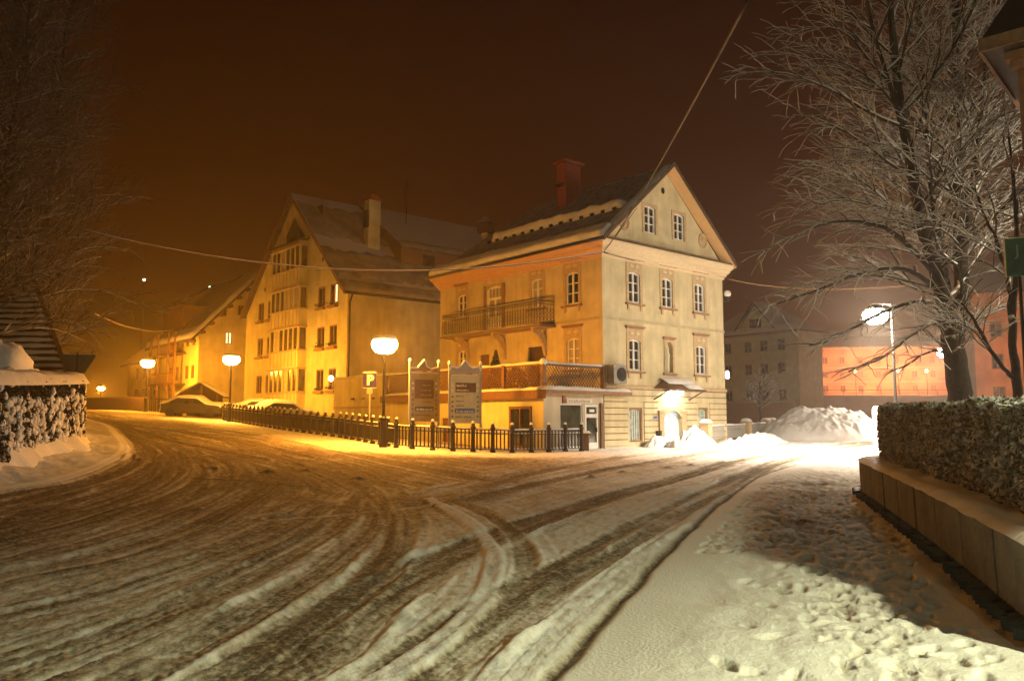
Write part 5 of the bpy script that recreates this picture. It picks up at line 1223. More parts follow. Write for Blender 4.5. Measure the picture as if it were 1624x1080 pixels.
# grey villa across the plaza
D0 = ((1268 - 812) / 1250 * 88, 88.0); DR = R(52.7)
vi = thing('plaza_villa', 'grey-green three-storey villa with a gabled dormer across the plaza, dim in the haze', 'house', (D0[0], D0[1], 0), R(90) - DR + R(0))
DL = 13.2
vw = [(y, z) for z in (9.35, 6.65, 3.6) for y in (2.2, 4.5, 6.7, 9.6)]
vi.rotation_euler = (0, 0, R(37.3))
wallgrid(DL, 11.6, [(DL - y - .5, DL - y + .5, z, z + 1.25) for y, z in vw]).obj('wall', GREYW, vi, (0, DL, 0), ROTS)
for y, z in vw: put_window(vi, 0, y, z, ROTS, 1.0, 1.25, 0, 2, 2, frame=mat('grey_frame', (.25, .22, .17), .7), fw=.08, inset=.05)
q = MB(); q.box(0.0, 4.6, 0, .02, 0, 11.6); q.box(0, 4.6, DL - .02, DL, 0, 11.6); q.box(4.6, 4.7, 0, DL, 0, 11.6); q.obj('wall', GREYW, vi)
q = MB(); q.box(-.08, 0, 0, DL, 2.4, 2.6); q.box(-.2, 0, -.1, DL, 11.2, 11.6); q.obj('cornice', TRIM, vi)
for k in range(14):
    q = MB(); q.box(-.05, .3, -.03, .0, .4 + k * .75, .95 + k * .75); q.obj('quoin', CREAM, vi)
q = MB(); roof_slab(q, [(-.7, -.7, 11.5), (-.7, DL + .7, 11.5), (2.4, DL - 4, 14.6), (2.4, 4.2, 14.6)], .2); roof_slab(q, [(-.7, -.7, 11.5), (5.3, -.7, 11.5), (2.4, 4.2, 14.6)], .2); roof_slab(q, [(-.7, DL + .7, 11.5), (2.4, DL - 4, 14.6), (5.3, DL + .7, 11.5)], .2); vr = q.obj('roof', ROOFW, vi)
q = MB(); q.add([(-.1, 2.9, 11.9), (-.1, 8.1, 11.9), (-.1, 5.5, 14.9)], [(0, 1, 2)]); dmv = q.obj('dormer', GREYW, vr); q = MB(); roof_slab(q, [(-.5, 2.5, 11.75), (4, 2.5, 12.2), (4, 5.5, 15.5), (-.5, 5.5, 15.25)], .2); roof_slab(q, [(-.5, 5.5, 15.25), (4, 5.5, 15.5), (4, 8.5, 12.2), (-.5, 8.5, 11.75)], .2); q.obj('dormer_roof', ROOFW, dmv)
q = MB(); q.box(-.14, -.11, 4.7, 6.3, 12.2, 13.2); q.obj('window', GLASS, dmv)
q = MB(); snow_sheet(q, (-.75, -.7, 11.5), (0, 1, 0), (.75, 0, .6), DL + 1.4, 1.2, .2, 81, 30, 5, rough=.3); q.obj('snow', SNOW, vr, smooth=True)
# brown garden wall before the villa
q = MB(); a3 = at(1150, 680, 74); b3 = at(1262, 680, 70); q.bar((a3.x - 6, a3.y + 2, 1.2), (b3.x, b3.y, 1.2), .4, 3.6); q.obj('garden_wall', mat('brown_wall', (.22, .12, .07), .9, .1), label='brown garden wall in front of the dim grey villa', category='wall')
# orange block and raised street behind
ob_ = thing('orange_block', 'orange-lit apartment block seen through the branches right of the grey villa', 'apartment block', (at(1292, 620, 140).x, 140, 4.9), -.15)
ww = [(x, z) for z in (1.2, 3.7, 6.2) for x in (1.9, 4.8, 7.8, 10.8, 13.8, 16.8, 19.8, 22.8)]
wallgrid(25, 9.4, [(x - .5, x + .5, z, z + 1.3) for x, z in ww]).obj('wall', ORANGEW, ob_)
for x, z in ww: put_window(ob_, x, 0, z, ROTF, 1.0, 1.3, 0, 2, 1, frame=ORANGEW, pane=mat('orange_house_blind', (.16, .085, .05), .6), fw=.1, inset=.06)
q = MB(); q.box(0, .02, 0, 9, 0, 9.4); q.obj('wall', ORANGEW, ob_)
for z in (2.95, 5.45, 8.9):
    q = MB(); q.box(-.05, 25, -.12, 0, z, z + .22); q.obj('band', TRIM, ob_)
q = MB(); roof_slab(q, [(-.5, -.5, 9.3), (25.5, -.5, 9.3), (25.5, 4.5, 11.5), (-.5, 4.5, 11.5)], .2); q.obj('roof', ROOFW, ob_)
rw = thing('retaining_wall', 'long grey retaining wall carrying the raised street behind the hedge', 'wall', (0, 0, 0))
a3 = at(1262, 625, 124); q = MB(); q.box(a3.x, 135, 122, 123, 0, 4.95); q.box(a3.x, 135, 123, 128, 4.7, 4.9); q.obj('wall', mat('purple_grey_wall', (.36, .30, .27), .9, .1, .6), rw)
q = MB(); q.box(a3.x, 135, 122.2, 122.3, 5.9, 5.98); q.box(a3.x, 135, 122.2, 122.3, 5.45, 5.5); q.obj('rail', IRON, rw)
q = MB(); q.bar((0, 0, 4.9), (0, 0, 5.95), .07, .07); r0 = q.obj('rail_post', IRON, rw, (a3.x + 1, 122.25, 0))
for k in range(1, 30): o = r0.copy(); COL.objects.link(o); o.location = (a3.x + 1 + k * 2.9, 122.25, 0)
q = MB(); snow_sheet(q, (a3.x, 122, 4.95), (1, 0, 0), (0, 1, 0), 135 - a3.x, 1, .2, 3, 60, 3); q.obj('snow', SNOW, rw, smooth=True)
for i, (px, lab) in enumerate(((1357, 'small reddish street lamp on the raised street in front of the orange block'), (1425, 'reddish street lamp on the raised street right of the lamp pole'), (1470, 'reddish street lamp on the raised street just left of the big trunk'))):
    p = at(px, 600, 131); z0 = 4.9; t = thing('small_street_lamp', lab, 'street lamp', (p.x, p.y, z0), 0, 'reddish lamps on the raised street')
    q = MB(); q.lathe([(.08, 0), (.05, 4.2)], 8); q.obj('pole', IRON, t); q = MB(); q.lathe([(.1, 4.2), (.3, 4.4), (.28, 4.65), (.05, 4.8)], 10); q.obj('globe', glow_glass('red_globe', (1, .55, .25), 3), t)
    lamp('lamp_light', 'POINT', REDDISH, POWER['red'], (0, 0, 4.5), t, .3)
og_ = thing('orange_house', 'tall orange-lit house at the right edge behind the forked tree', 'house', (at(1548, 600, 78).x, 78, 1.0), -.25)
ww = [(x, z) for z in (2.2, 5.4, 8.6) for x in (2.0, 5.0, 8.0)]
wallgrid(12, 13.2, [(x - .55, x + .55, z, z + 1.5) for x, z in ww]).obj('wall', ORANGEW, og_)
for x, z in ww: put_window(og_, x, 0, z, ROTF, 1.1, 1.5, 0, 2, 2, frame=MATS['brown_frame'], fw=.1, inset=.06)
q = MB(); q.box(0, .02, 0, 9, 0, 13.2); q.obj('wall', ORANGEW, og_); q = MB(); roof_slab(q, [(-.6, -.6, 13.1), (12.6, -.6, 13.1), (12.6, 5, 17), (-.6, 5, 17)], .2); q.obj('roof', ROOFW, og_)
p = at(1600, 600, 70); t = thing('small_street_lamp', 'reddish lamp lighting the tall orange house at the right edge', 'street lamp', (p.x + 3, 66, G(p.x, 66)), 0, 'reddish lamps on the raised street'); q = MB(); q.lathe([(.08, 0), (.05, 4.6)], 8); q.obj('pole', IRON, t); q = MB(); q.lathe([(.1, 4.6), (.3, 4.8), (.28, 5.05), (.05, 5.2)], 10); q.obj('globe', MATS.get('rg') or glow_glass('red_globe', (1, .55, .25), 3), t); lamp('lamp_light', 'POINT', REDDISH, POWER['red'] * .45, (0, 0, 5.0), t, .3)
# snow-topped low wall behind the hedge
a3 = at(1440, 645, 42); q = MB(); q.box(a3.x, a3.x + 22, 42, 42.5, 0, 1.9); lw = q.obj('low_wall', mat('pinkish_plaster', (.55, .42, .36), .9, .06), label='long low pinkish wall topped with snow behind the clipped hedge', category='wall'); q = MB(); snow_sheet(q, (a3.x, 41.9, 1.9), (1, 0, 0), (0, 1, 0), 22, .7, .3, 2, 60, 5); q.obj('snow', SNOW, lw, smooth=True)

# ---------------------------------------------------------------- planter wall and clipped hedge (right foreground)
PW = resample([(3.45, 5.2), (3.60, 5.75), (4.69, 9.04), (6.02, 13.4), (6.45, 14.8), (7.0, 15.75), (8.2, 16.3), (11, 16.2), (15, 15.2)], .12)
seglen = np.r_[0, np.cumsum(np.hypot(*np.diff(PW, axis=0).T))]
def pw(s):
    return np.array([np.interp(s, seglen, PW[:, 0]), np.interp(s, seglen, PW[:, 1])])
def pwn(s):
    d = pw(s + .05) - pw(s - .05) if s > .05 else pw(.1) - pw(0); d = d / np.linalg.norm(d); return np.array([d[1], -d[0]])      # towards the hedge
plt_ = thing('planter_wall', 'curved board-marked concrete planter wall edged with snow below the clipped hedge', 'retaining wall', (0, 0, 0))
PT = seglen[-1]; s = 0.0; i = 0; PH = .70
while s < PT - .2:
    L_ = 1.22; e1 = min(s + L_ - .045, PT); mb = MB(); nseg = 22
    for k in range(nseg + 1):
        a_ = s + (e1 - s) * k / nseg; p = pw(a_); n_ = pwn(a_); dep = .016 * (1 if k % 2 else 0) + .012 * float(vn(a_ * 9, i, 3)); z = G(*p)
        for off, zz in ((.12 + dep, z - .1), (.09 + dep, z + .02), (dep + .015, z + .15), (dep, z + PH - .02), (.02 + dep, z + PH), (.16, z + PH)):
            q_ = p + n_ * off; mb.v.append((q_[0], q_[1], zz))
    for k in range(nseg):
        for j in range(5): a_ = k * 6 + j; mb.f.append((a_, a_ + 6, a_ + 7, a_ + 1)); mb.mi.append(0)
    for k in (0, nseg):
        mb.f.append(tuple(k * 6 + j for j in range(6))); mb.mi.append(0)
    mb.obj('panel', CONC, plt_); s += L_; i += 1
def strip(name, parent, m, s0, s1, o0, o1, zb, h, ns, nw, seed, rough=.3, edge=.03):
    mb = MB()
    for i in range(ns + 1):
        a_ = s0 + (s1 - s0) * i / ns; p = pw(a_); n_ = pwn(a_); z = G(*p) + zb
        for j in range(nw + 1):
            v = j / nw; k = min(1, min(v, 1 - v) * (nw / 1.6)) ** .5; off = o0 + (o1 - o0) * v + edge * float(vn(a_ * 4, v * 5, seed))
            q_ = p + n_ * off; mb.v.append((q_[0], q_[1], z + k * h * (1 + rough * 2 * float(vn(a_ * 3, v * 3, seed + 1)))))
    for i in range(ns):
        for j in range(nw): a_ = i * (nw + 1) + j; mb.f.append((a_, a_ + nw + 1, a_ + nw + 2, a_ + 1)); mb.mi.append(0)
    return mb.obj(name, m, parent, smooth=True)
strip('joint_back', plt_, mat('joint_dark', (.02, .03, .022), .9), 0, PT, .05, .07, .10, PH - .14, 300, 2, 3, 0, 0)
strip('snow', plt_, SNOW, 0, PT, -.02, .55, PH - .01, .06, 420, 7, 5)
q = MB(); q.box(-.0, 2.4, -.1, 0, -.1, PH + .0); q.obj('end_panel', CONC, plt_, (*pw(0), G(*pw(0))), (0, 0, R(-16)))
strip('soil', plt_, WOODD, 0, PT, .16, 3.0, PH - .04, .02, 80, 4, 9)
# cobbles exposed under the lip of the wall, painted near black as shadow
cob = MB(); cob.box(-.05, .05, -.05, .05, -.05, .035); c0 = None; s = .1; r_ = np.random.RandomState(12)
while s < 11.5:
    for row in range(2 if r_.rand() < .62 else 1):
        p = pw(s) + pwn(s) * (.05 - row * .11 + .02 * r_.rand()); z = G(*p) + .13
        if c0 is None: o = c0 = cob.obj('cobble', mat('shadow_stone', (.012, .012, .011), .6, .2), plt_)
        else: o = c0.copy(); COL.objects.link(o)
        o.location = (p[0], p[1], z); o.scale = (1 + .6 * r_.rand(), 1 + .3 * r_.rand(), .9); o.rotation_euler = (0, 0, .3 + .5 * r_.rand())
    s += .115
# hedge body
def hedge_points(n, s0, s1, o0, o1, z0, z1, rng):
    """points close to the skin of a clipped box hedge following the wall"""
    A = (s1 - s0) * (z1 - z0) * 2; T_ = (s1 - s0) * (o1 - o0); E_ = (o1 - o0) * (z1 - z0) * 2; u = rng.rand(n) * (A * .62 + T_ + E_)
    outp = []
    for k in range(n):
        dpt = abs(rng.normal(0, .07)); a_ = s0 + rng.rand() * (s1 - s0)
        if u[k] < A * .62: off = (o0 + dpt) if rng.rand() < .8 else (o1 - dpt); z = z0 + rng.rand() * (z1 - z0)
        elif u[k] < A * .62 + T_: off = o0 + rng.rand() * (o1 - o0); z = z1 - dpt
        else: a_ = s0 + dpt if rng.rand() < .5 else s1 - dpt; off = o0 + rng.rand() * (o1 - o0); z = z0 + rng.rand() * (z1 - z0)
        wob_ = .06 * math.sin(a_ * 2.1) + .05 * math.sin(a_ * 5.3 + z * 4)
        p = pw(a_) + pwn(a_) * (off + wob_ * .6); outp.append((p[0], p[1], G(*p) + z + wob_ * (z > z1 - .1) * .5))
    return np.array(outp)
hg = thing('clipped_hedge', 'long clipped hedge dusted with snow growing in the concrete planter', 'hedge', (0, 0, 0))
HS0, HS1 = .25, 13.4
mb = MB(); scatter_leaves(mb, hedge_points(95000, HS0, HS1, .38, 1.55, PH, 1.70, rng), .029, rng); mb.obj('foliage', LEAF, hg)
mb = MB(); pts = hedge_points(1500, HS0, HS1, .42, 1.5, PH, 1.66, rng)
for p in pts:
    d = Vector(rng.normal(size=3)); d.z = abs(d.z) * .8; d.normalize(); L_ = .12 + .25 * rng.rand(); P0_ = Vector(p) - d * L_ * .6; mb.tube([P0_, P0_ + d * L_ * .5 + Vector((0, 0, .01)), P0_ + d * L_], [.006, .005, .003], 3, caps=False)
mb.obj('twigs', BARKT, hg)
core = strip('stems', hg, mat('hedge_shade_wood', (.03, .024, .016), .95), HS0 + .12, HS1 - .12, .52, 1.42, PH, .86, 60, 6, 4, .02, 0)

# ---------------------------------------------------------------- snowy hedge on the left
HP = resample([(-9.9, 12.5), (-11.2, 17.3), (-12.4, 21.0), (-13.55, 24.9), (-14.2, 26.2)], .2); hl = np.r_[0, np.cumsum(np.hypot(*np.diff(HP, axis=0).T))]
def hp(s): return np.array([np.interp(s, hl, HP[:, 0]), np.interp(s, hl, HP[:, 1])])
def hn(s): d = hp(min(s + .1, hl[-1])) - hp(max(s - .1, 0)); d = d / np.linalg.norm(d); return np.array([-d[1], d[0]])
lh_ = thing('snowy_hedge', 'dark evergreen hedge hung with clumps of snow under a thick white cap on the left', 'hedge', (0, 0, 0))
HH = 2.12; HTt = hl[-1]
pts = []; 
for k in range(30000):
    a_ = HTt * rng.rand(); side = rng.rand(); dpt = abs(rng.normal(0, .08))
    z = HH * rng.rand(); off = dpt + .16 * math.sin(a_ * 3 + z * 2) * .4
    if side < .16: a_ = HTt - dpt; off = rng.rand() * 1.5
    elif side < .3: z = HH - dpt; off = rng.rand() * 1.5
    p = hp(a_) + hn(a_) * off; pts.append((p[0], p[1], G(*p) + z))
mb = MB(); scatter_leaves(mb, np.array(pts), .055, rng); mb.obj('foliage', LEAFD, lh_)
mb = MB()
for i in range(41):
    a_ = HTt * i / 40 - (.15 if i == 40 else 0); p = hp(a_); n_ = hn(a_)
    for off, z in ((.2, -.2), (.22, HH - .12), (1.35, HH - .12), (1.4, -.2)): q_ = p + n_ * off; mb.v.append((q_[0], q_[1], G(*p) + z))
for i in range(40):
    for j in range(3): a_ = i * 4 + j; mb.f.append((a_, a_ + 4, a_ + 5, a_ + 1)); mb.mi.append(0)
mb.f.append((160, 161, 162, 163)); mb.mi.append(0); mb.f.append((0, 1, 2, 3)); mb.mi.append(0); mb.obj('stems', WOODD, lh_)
# snow cap
mb = MB()
for i in range(121):
    a_ = HTt * i / 120; p = hp(a_); n_ = hn(a_)
    for j in range(9):
        v = j / 8; k = min(1, min(v, 1 - v) * 5) ** .5 * min(1, min(i, 120 - i) / 4) ** .5; off = -.14 + 1.75 * v + .08 * float(vn(a_ * 2, v * 4, 3)); q_ = p + n_ * off
        mb.v.append((q_[0], q_[1], G(*p) + HH - .02 + .27 * k * (1 + .5 * float(vn(a_ * 1.3, v * 3, 6)) + .25 * float(vn(a_ * 5, v * 8, 7))) - .06 * (j in (0, 8))))
for i in range(120):
    for j in range(8): a_ = i * 9 + j; mb.f.append((a_, a_ + 9, a_ + 10, a_ + 1)); mb.mi.append(0)
mb.obj('snow_cap', SNOW, lh_, smooth=True)
mb = MB()
for k in range(1250):
    a_ = HTt * rng.rand(); zf = rng.rand() ** .8
    if zf > .80 and rng.rand() < .85: continue
    z = HH * zf; side = rng.rand() < .15
    if side: p = hp(HTt - .02) + hn(HTt) * rng.rand() * 1.5 + (hp(HTt) - hp(HTt - .2)) * .3
    else: p = hp(a_) + hn(a_) * (-.03 + .05 * rng.rand())
    w_ = .022 + .055 * rng.rand() ** 1.5; ht_ = w_ * (.8 + 1.2 * rng.rand()); cz = G(*p) + z
    for e_ in range(1 + int(2.3 * rng.rand())):
        tt = hp(min(a_ + .2, HTt)) - hp(a_); tt = tt / (np.linalg.norm(tt) + 1e-6); sh = (rng.rand() - .5) * .3
        blob(mb, (p[0] + tt[0] * sh, p[1] + tt[1] * sh, cz + e_ * .09 * (rng.rand() - .3)), w_, w_, ht_, int(k + e_ * 7), 7, 4, .6)
mb.obj('snow_clumps', SNOW, lh_, smooth=True, kind='stuff')
# snow drift at its foot
mb = MB()
for i in range(101):
    a_ = HTt * i / 100; p = hp(a_); n_ = hn(a_); w_ = .55 + .5 * float(vn(a_ * .8, 1, 4)) + .25 * float(vn(a_ * 3, 1, 5))
    for j in range(6):
        v = j / 5; q_ = p - n_ * (w_ * v - .1); mb.v.append((q_[0], q_[1], float(gz(q_[0], q_[1])) + .30 + (.22 + .3 * float(vn(a_ * 1.1, 3, 4))) * (1 - v) ** 1.5 - .28 * v ** 2))
for i in range(100):
    for j in range(5): a_ = i * 6 + j; mb.f.append((a_, a_ + 1, a_ + 7, a_ + 6)); mb.mi.append(0)
mb.obj('snow_drift', SNOW, lh_, smooth=True)
# triangular road sign seen from behind
p = at(122, 600, 26.6); ys_ = thing('yield_sign', 'back of a dark downward-pointing triangular road sign standing behind the snowy hedge', 'traffic sign', (p.x, p.y, G(p.x, p.y)), .1)
zt = 3.74 - G(p.x, p.y)
q = MB(); q.prism([(-.53, zt), (.53, zt), (.57, zt - .06), (.05, zt - .95), (-.05, zt - .95), (-.57, zt - .06)], -.01, .01); q.obj('plate', mat('sign_back', (.10, .10, .075), .5, .1), ys_)
q = MB(); q.tube([(0, -.045, 0), (0, -.045, zt + .05)], .035, 8); q.obj('pole', IRON, ys_)
q = MB(); snow_sheet(q, (-.5, -.03, zt), (1, 0, 0), (0, 1, 0), 1.0, .06, .03, 3, 9, 3); q.obj('snow', SNOW, ys_)
# roof with rows of snow-catching tiles
lr = thing('garden_house', 'low house behind the snowy hedge whose dark roof shows horizontal rows of snow', 'house', (0, 0, 0))
e0 = at(108, 598, 30); e1 = Vector((e0.x - 16, 30, e0.z)); hipw = 4.6; rh_ = 4.6; rdp = 5.0
q = MB(); q.prism([(e1.x + .4, 30.6), (e0.x - .6, 30.6), (e0.x - 7.4, 39), (e1.x + .4, 39)], 0, e0.z - .1, 'z'); q.obj('wall', WOODM, lr)
q = MB(); roof_slab(q, [tuple(e1), tuple(e0), (e0.x - hipw, 30 + rdp, e0.z + rh_), (e1.x + hipw, 30 + rdp, e0.z + rh_)], .1); roof_slab(q, [tuple(e0), (e0.x - 7.2, 30 + 2 * rdp, e0.z), (e0.x - hipw, 30 + rdp, e0.z + rh_)], .1)
lro = q.obj('roof', WOODD, lr)
for k in range(16):
    u = (k + .35) / 16.5; a3 = Vector((e1.x + hipw * u, 30 + rdp * u, e0.z + rh_ * u)); b3 = Vector((e0.x - hipw * u - .05, 30 + rdp * u, e0.z + rh_ * u)); q = MB()
    snow_sheet(q, a3 + Vector((0, -.05, .03)), (1, 0, 0), (0, 1, .9), (b3 - a3).x, .17, .09, 90 + k, 60, 3, rough=.35, wob=.03); q.obj('snow_row', SNOW, lro, smooth=True)
    q = MB(); q.bar(a3 + Vector((0, .02, .04)), b3 + Vector((0, .02, .04)), .05, .05); q.obj('tile_course', WOODD, lro)
q = MB(); q.bar(tuple(e0 + Vector((0, 0, .02))), (e0.x - hipw, 30 + rdp, e0.z + rh_ + .04), .16, .1); hq = q.obj('hip_tiles', WOODD, lro)
# snow-loaded bush before the roof
p = at(4, 590, 24.0); bsh = thing('snowy_bush', 'rounded bush bowed under snow showing above the hedge in front of the dark roof', 'bush', (p.x, p.y, G(p.x, p.y)))
zt = at(4, 540, 24).z - G(p.x, p.y)
mb = MB()
for k in range(26):
    a_ = rng.rand() * 6.28; r1 = .75 + .35 * rng.rand(); rr = .95 * rng.rand() ** .5; mb.tube([(0, 0, 0), (rr * math.cos(a_) * .7, rr * math.sin(a_) * .7, zt * .75), (rr * math.cos(a_), rr * math.sin(a_), zt * (1 - .35 * rr) - .1)], [.03, .02, .01], 5)
mb.obj('stem', BARK, bsh)
mb = MB(); blob(mb, (-.1, 0, zt - .75), .95, .8, .75, 5, 16, 9, .18); 
for k in range(14): a_ = k * .9; blob(mb, (.85 * math.cos(a_), .75 * math.sin(a_), zt - 1.0 - .25 * rng.rand()), .28, .24, .2, k, 8, 5, .3)
mb.obj('snow', SNOW, bsh, smooth=True)

# ================================================================== TREES
def rv(s): return Vector((random.gauss(0, s), random.gauss(0, s), random.gauss(0, s)))
def limb(mb, p, d, L_, r, lvl, prm, rnd=random):
    n = (8, 6, 4)[min(lvl, 2)]; pts = [p.copy()]; d = d.normalized(); st = L_ / n; dirs = [d.copy()]
    for i in range(n):
        t = i / n
        d = (d + rv(prm['wig'][lvl]) + Vector((0, 0, 1)) * (prm['up'][lvl] * (1 - t) - prm['droop'][lvl] * t)).normalized()
        p = p + d * st; pts.append(p.copy()); dirs.append(d.copy())
    mb.tube(pts, [r * (1 - .8 * i / n) + .0075 for i in range(n + 1)], (5, 4, 3)[min(lvl, 2)], mi=1 if lvl >= 2 else 0, caps=False)
    if lvl >= 2: return
    k = int(L_ / prm['gap'][lvl]); sd = 1
    for i in range(k):
        t = .18 + .80 * (i + rnd.random() * .7) / max(1, k); f = min(n - 1, int(t * n)); q = pts[f].lerp(pts[f + 1], t * n - f) if t * n - f <= 1 else pts[f + 1]
        dd = dirs[f]; side = dd.cross(Vector((0, 0, 1))); side = side.normalized() if side.length > .05 else Vector((1, 0, 0)); sd = -sd
        nd = (dd * math.cos(R(33)) + side * sd * math.sin(R(33)) * (.5 + .7 * rnd.random()) + Vector((0, 0, random.gauss(.10, .18)))).normalized()
        limb(mb, q, nd, prm['len'][lvl] * (1.15 - .6 * t) * (.6 + .7 * rnd.random()) * (1 if lvl else min(1, L_ / 3)), r * (.42 if lvl == 0 else .5) * (1 - .5 * t), lvl + 1, prm)
PRM = dict(wig=(.09, .11, .14), up=(.13, .02, .0), droop=(.34, .26, .22), gap=(.37, .29), len=(2.1, .9))
def tree(label, name, leaders, prm, t0, n_per_m=3.2, llen=(4.6, 1.6), loc=(0, 0, 0), bias=None, grp=None, twigm=None, rs_=.055, lv0=.16, cat='tree', elev=.35):
    t = thing(name, label, cat, loc, 0, grp); tm = MB(); cm = MB()
    for ld in leaders:
        pts, rad, crown = ld[:3]; ll = ld[3] if len(ld) > 3 else llen
        P = [Vector(p) for p in pts]; P = [P[0] * 2 - P[1]] + P + [P[-1] * 2 - P[-2]]; sp_ = []
        for i in range(1, len(P) - 2):
            for k in range(4):
                u = k / 4; a, b, c, d = P[i - 1:i + 3]; sp_.append(.5 * ((2 * b) + (c - a) * u + (2 * a - 5 * b + 4 * c - d) * u * u + (3 * b - a - 3 * c + d) * u ** 3) + rv(.012))
        sp_.append(P[-2]); rr = [float(np.interp(i / (len(sp_) - 1), np.linspace(0, 1, len(rad)), rad)) * (1 + .08 * random.random()) for i in range(len(sp_))]
        tm.tube(sp_, rr, 10)
        if not crown: continue
        Ls = [0]; 
        for i in range(1, len(sp_)): Ls.append(Ls[-1] + (sp_[i] - sp_[i - 1]).length)
        tot_ = Ls[-1]; n = int(tot_ * n_per_m); az = random.random() * 6.28
        for i in range(n):
            s_ = tot_ * (crown[0] + (1 - crown[0]) * (i + random.random()) / n); k = max(0, min(len(sp_) - 2, int(np.searchsorted(Ls, s_)) - 1)); q = sp_[k].lerp(sp_[k + 1], (s_ - Ls[k]) / max(1e-6, Ls[k + 1] - Ls[k])); az += 2.4 + random.gauss(0, .4)
            u = s_ / tot_; d = Vector((math.cos(az), math.sin(az), elev + .7 * u))
            if bias: d += Vector(bias)
            r0_ = rs_ * (1 - .55 * u)
            if len(ld) > 3: tg = (sp_[k + 1] - sp_[k]).normalized(); sd_ = tg.cross(Vector((0, 0, 1))).normalized(); d = tg + sd_ * (.75 if i % 2 else -.75) * (.5 + .6 * random.random()) + Vector((0, 0, random.gauss(.02, .12))); r0_ = .016
            limb(cm, q, d, (ll[0] * (1 - u) + ll[1] * u) * (.65 + .5 * random.random()), r0_, 0 if r0_ > .017 else 1, prm)
    tm.obj('trunk', BARK, t, smooth=True); cm.obj('crown', [twigm or BARKT, FROSTD if twigm else FROST], t, smooth=True); return t
TY = 21.0
def tp(*a): return [tuple(at(px, py, TY + dy)) for px, py, dy in a]
b0 = at(1527, 672, TY)
L1 = tp((1527, 690, 0), (1524, 640, 0), (1517, 585, 0), (1508, 530, -.1)); 
L1[0] = (L1[0][0], L1[0][1], G(L1[0][0], L1[0][1]) - .1)
LA = tp((1508, 530, -.1), (1490, 450, -.3), (1466, 370, -.6), (1448, 280, -.9), (1434, 200, -1.1), (1420, 110, -1.2), (1412, 20, -1.3), (1406, -70, -1.3))
LB_ = tp((1514, 540, 0), (1524, 470, .3), (1523, 380, .5), (1519, 280, .7), (1518, 190, .7), (1517, 90, .7), (1514, -20, .7), (1512, -110, .7))
LC = tp((1521, 430, .4), (1534, 350, .1), (1546, 270, 0), (1553, 190, -.2), (1562, 120, -.4), (1575, 30, -.6))
LD = tp((1440, 240, -1), (1418, 160, -1.3), (1398, 90, -1.6), (1378, 20, -1.8), (1368, -50, -2))
LE = tp((1510, 500, .3), (1492, 400, 1.2), (1478, 300, 1.8), (1468, 190, 2.0), (1460, 90, 2.2), (1455, -20, 2.4))
LOW = [(tp((1514, 545, 0), (1486, 512, -.4), (1448, 530, -.9), (1400, 566, -1.3), (1346, 590, -1.6)), [.06, .045, .03, .016], (.2,), (1.5, .7)),
       (tp((1508, 500, 0), (1462, 478, -.6), (1400, 495, -1.2), (1340, 528, -1.7), (1284, 548, -2.0)), [.07, .05, .03, .016], (.2,), (1.7, .8)),
       (tp((1500, 470, 0), (1440, 428, -.6), (1370, 432, -1.0), (1290, 462, -1.4), (1222, 486, -1.6)), [.08, .055, .03, .016], (.2,), (1.9, .8)),
       (tp((1516, 570, .2), (1480, 556, .5), (1440, 578, .8), (1408, 592, .9)), [.04, .03, .02, .012], (.2,), (1.0, .6)),
       (tp((1488, 440, -.3), (1420, 372, -.8), (1340, 350, -1.2), (1262, 372, -1.4), (1208, 402, -1.5)), [.08, .055, .03, .016], (.2,), (2.0, .8))]
tree('big bare snow-laden tree with several leaders rising behind the clipped hedge', 'linden_tree', [(L1, [.33, .30, .28, .25], (.72,)), (LA, [.21, .16, .12, .09, .05], (.08,)), (LB_, [.22, .17, .13, .10, .06], (.08,)), (LC, [.10, .08, .06, .03], (.1,)), (LD, [.06, .045, .03], (.1,)), (LE, [.10, .08, .05, .03], (.1,))] + LOW, PRM, 0, 2.7, (5.2, 1.3), bias=(-.3, -.1, 0), rs_=.055, elev=.3)
TY = 17.5
S1 = tp((1618, 690, 0), (1614, 620, 0), (1608, 560, 0), (1604, 500, 0)); S1[0] = (S1[0][0], S1[0][1], G(S1[0][0], S1[0][1]) - .1)
SA = tp((1604, 500, 0), (1598, 440, .2), (1580, 380, .4), (1560, 340, .6), (1545, 290, .8))
SB = tp((1605, 505, 0), (1612, 440, 0), (1612, 360, 0), (1606, 280, .1), (1600, 200, .2))
SC_ = tp((1608, 600, 0), (1585, 575, -.3), (1560, 535, -.6), (1540, 500, -.9), (1525, 480, -1.2))
tree('slender forked snowy tree at the right edge in front of the orange house', 'young_tree', [(S1, [.11, .10, .085, .08], None), (SA, [.055, .04, .03, .02], (.15,)), (SB, [.07, .05, .035, .02], (.15,)), (SC_, [.05, .04, .03, .02], (.3,))], PRM, 0, 3.0, (2.2, .9), rs_=.022)
# small tree before the villa
p = at(1206, 680, 57); h0 = G(p.x, p.y)
tree('small bare frosted tree standing in front of the grey villa', 'small_tree', [([(0, 0, -.1), (.05, 0, 1.2), (0, 0, 2.4), (.1, 0, 4.0)], [.12, .09, .06, .03], (.45,))], PRM, 0, 9, (2.0, 1.2), loc=(p.x, p.y, h0), rs_=.028, twigm=BARKD)
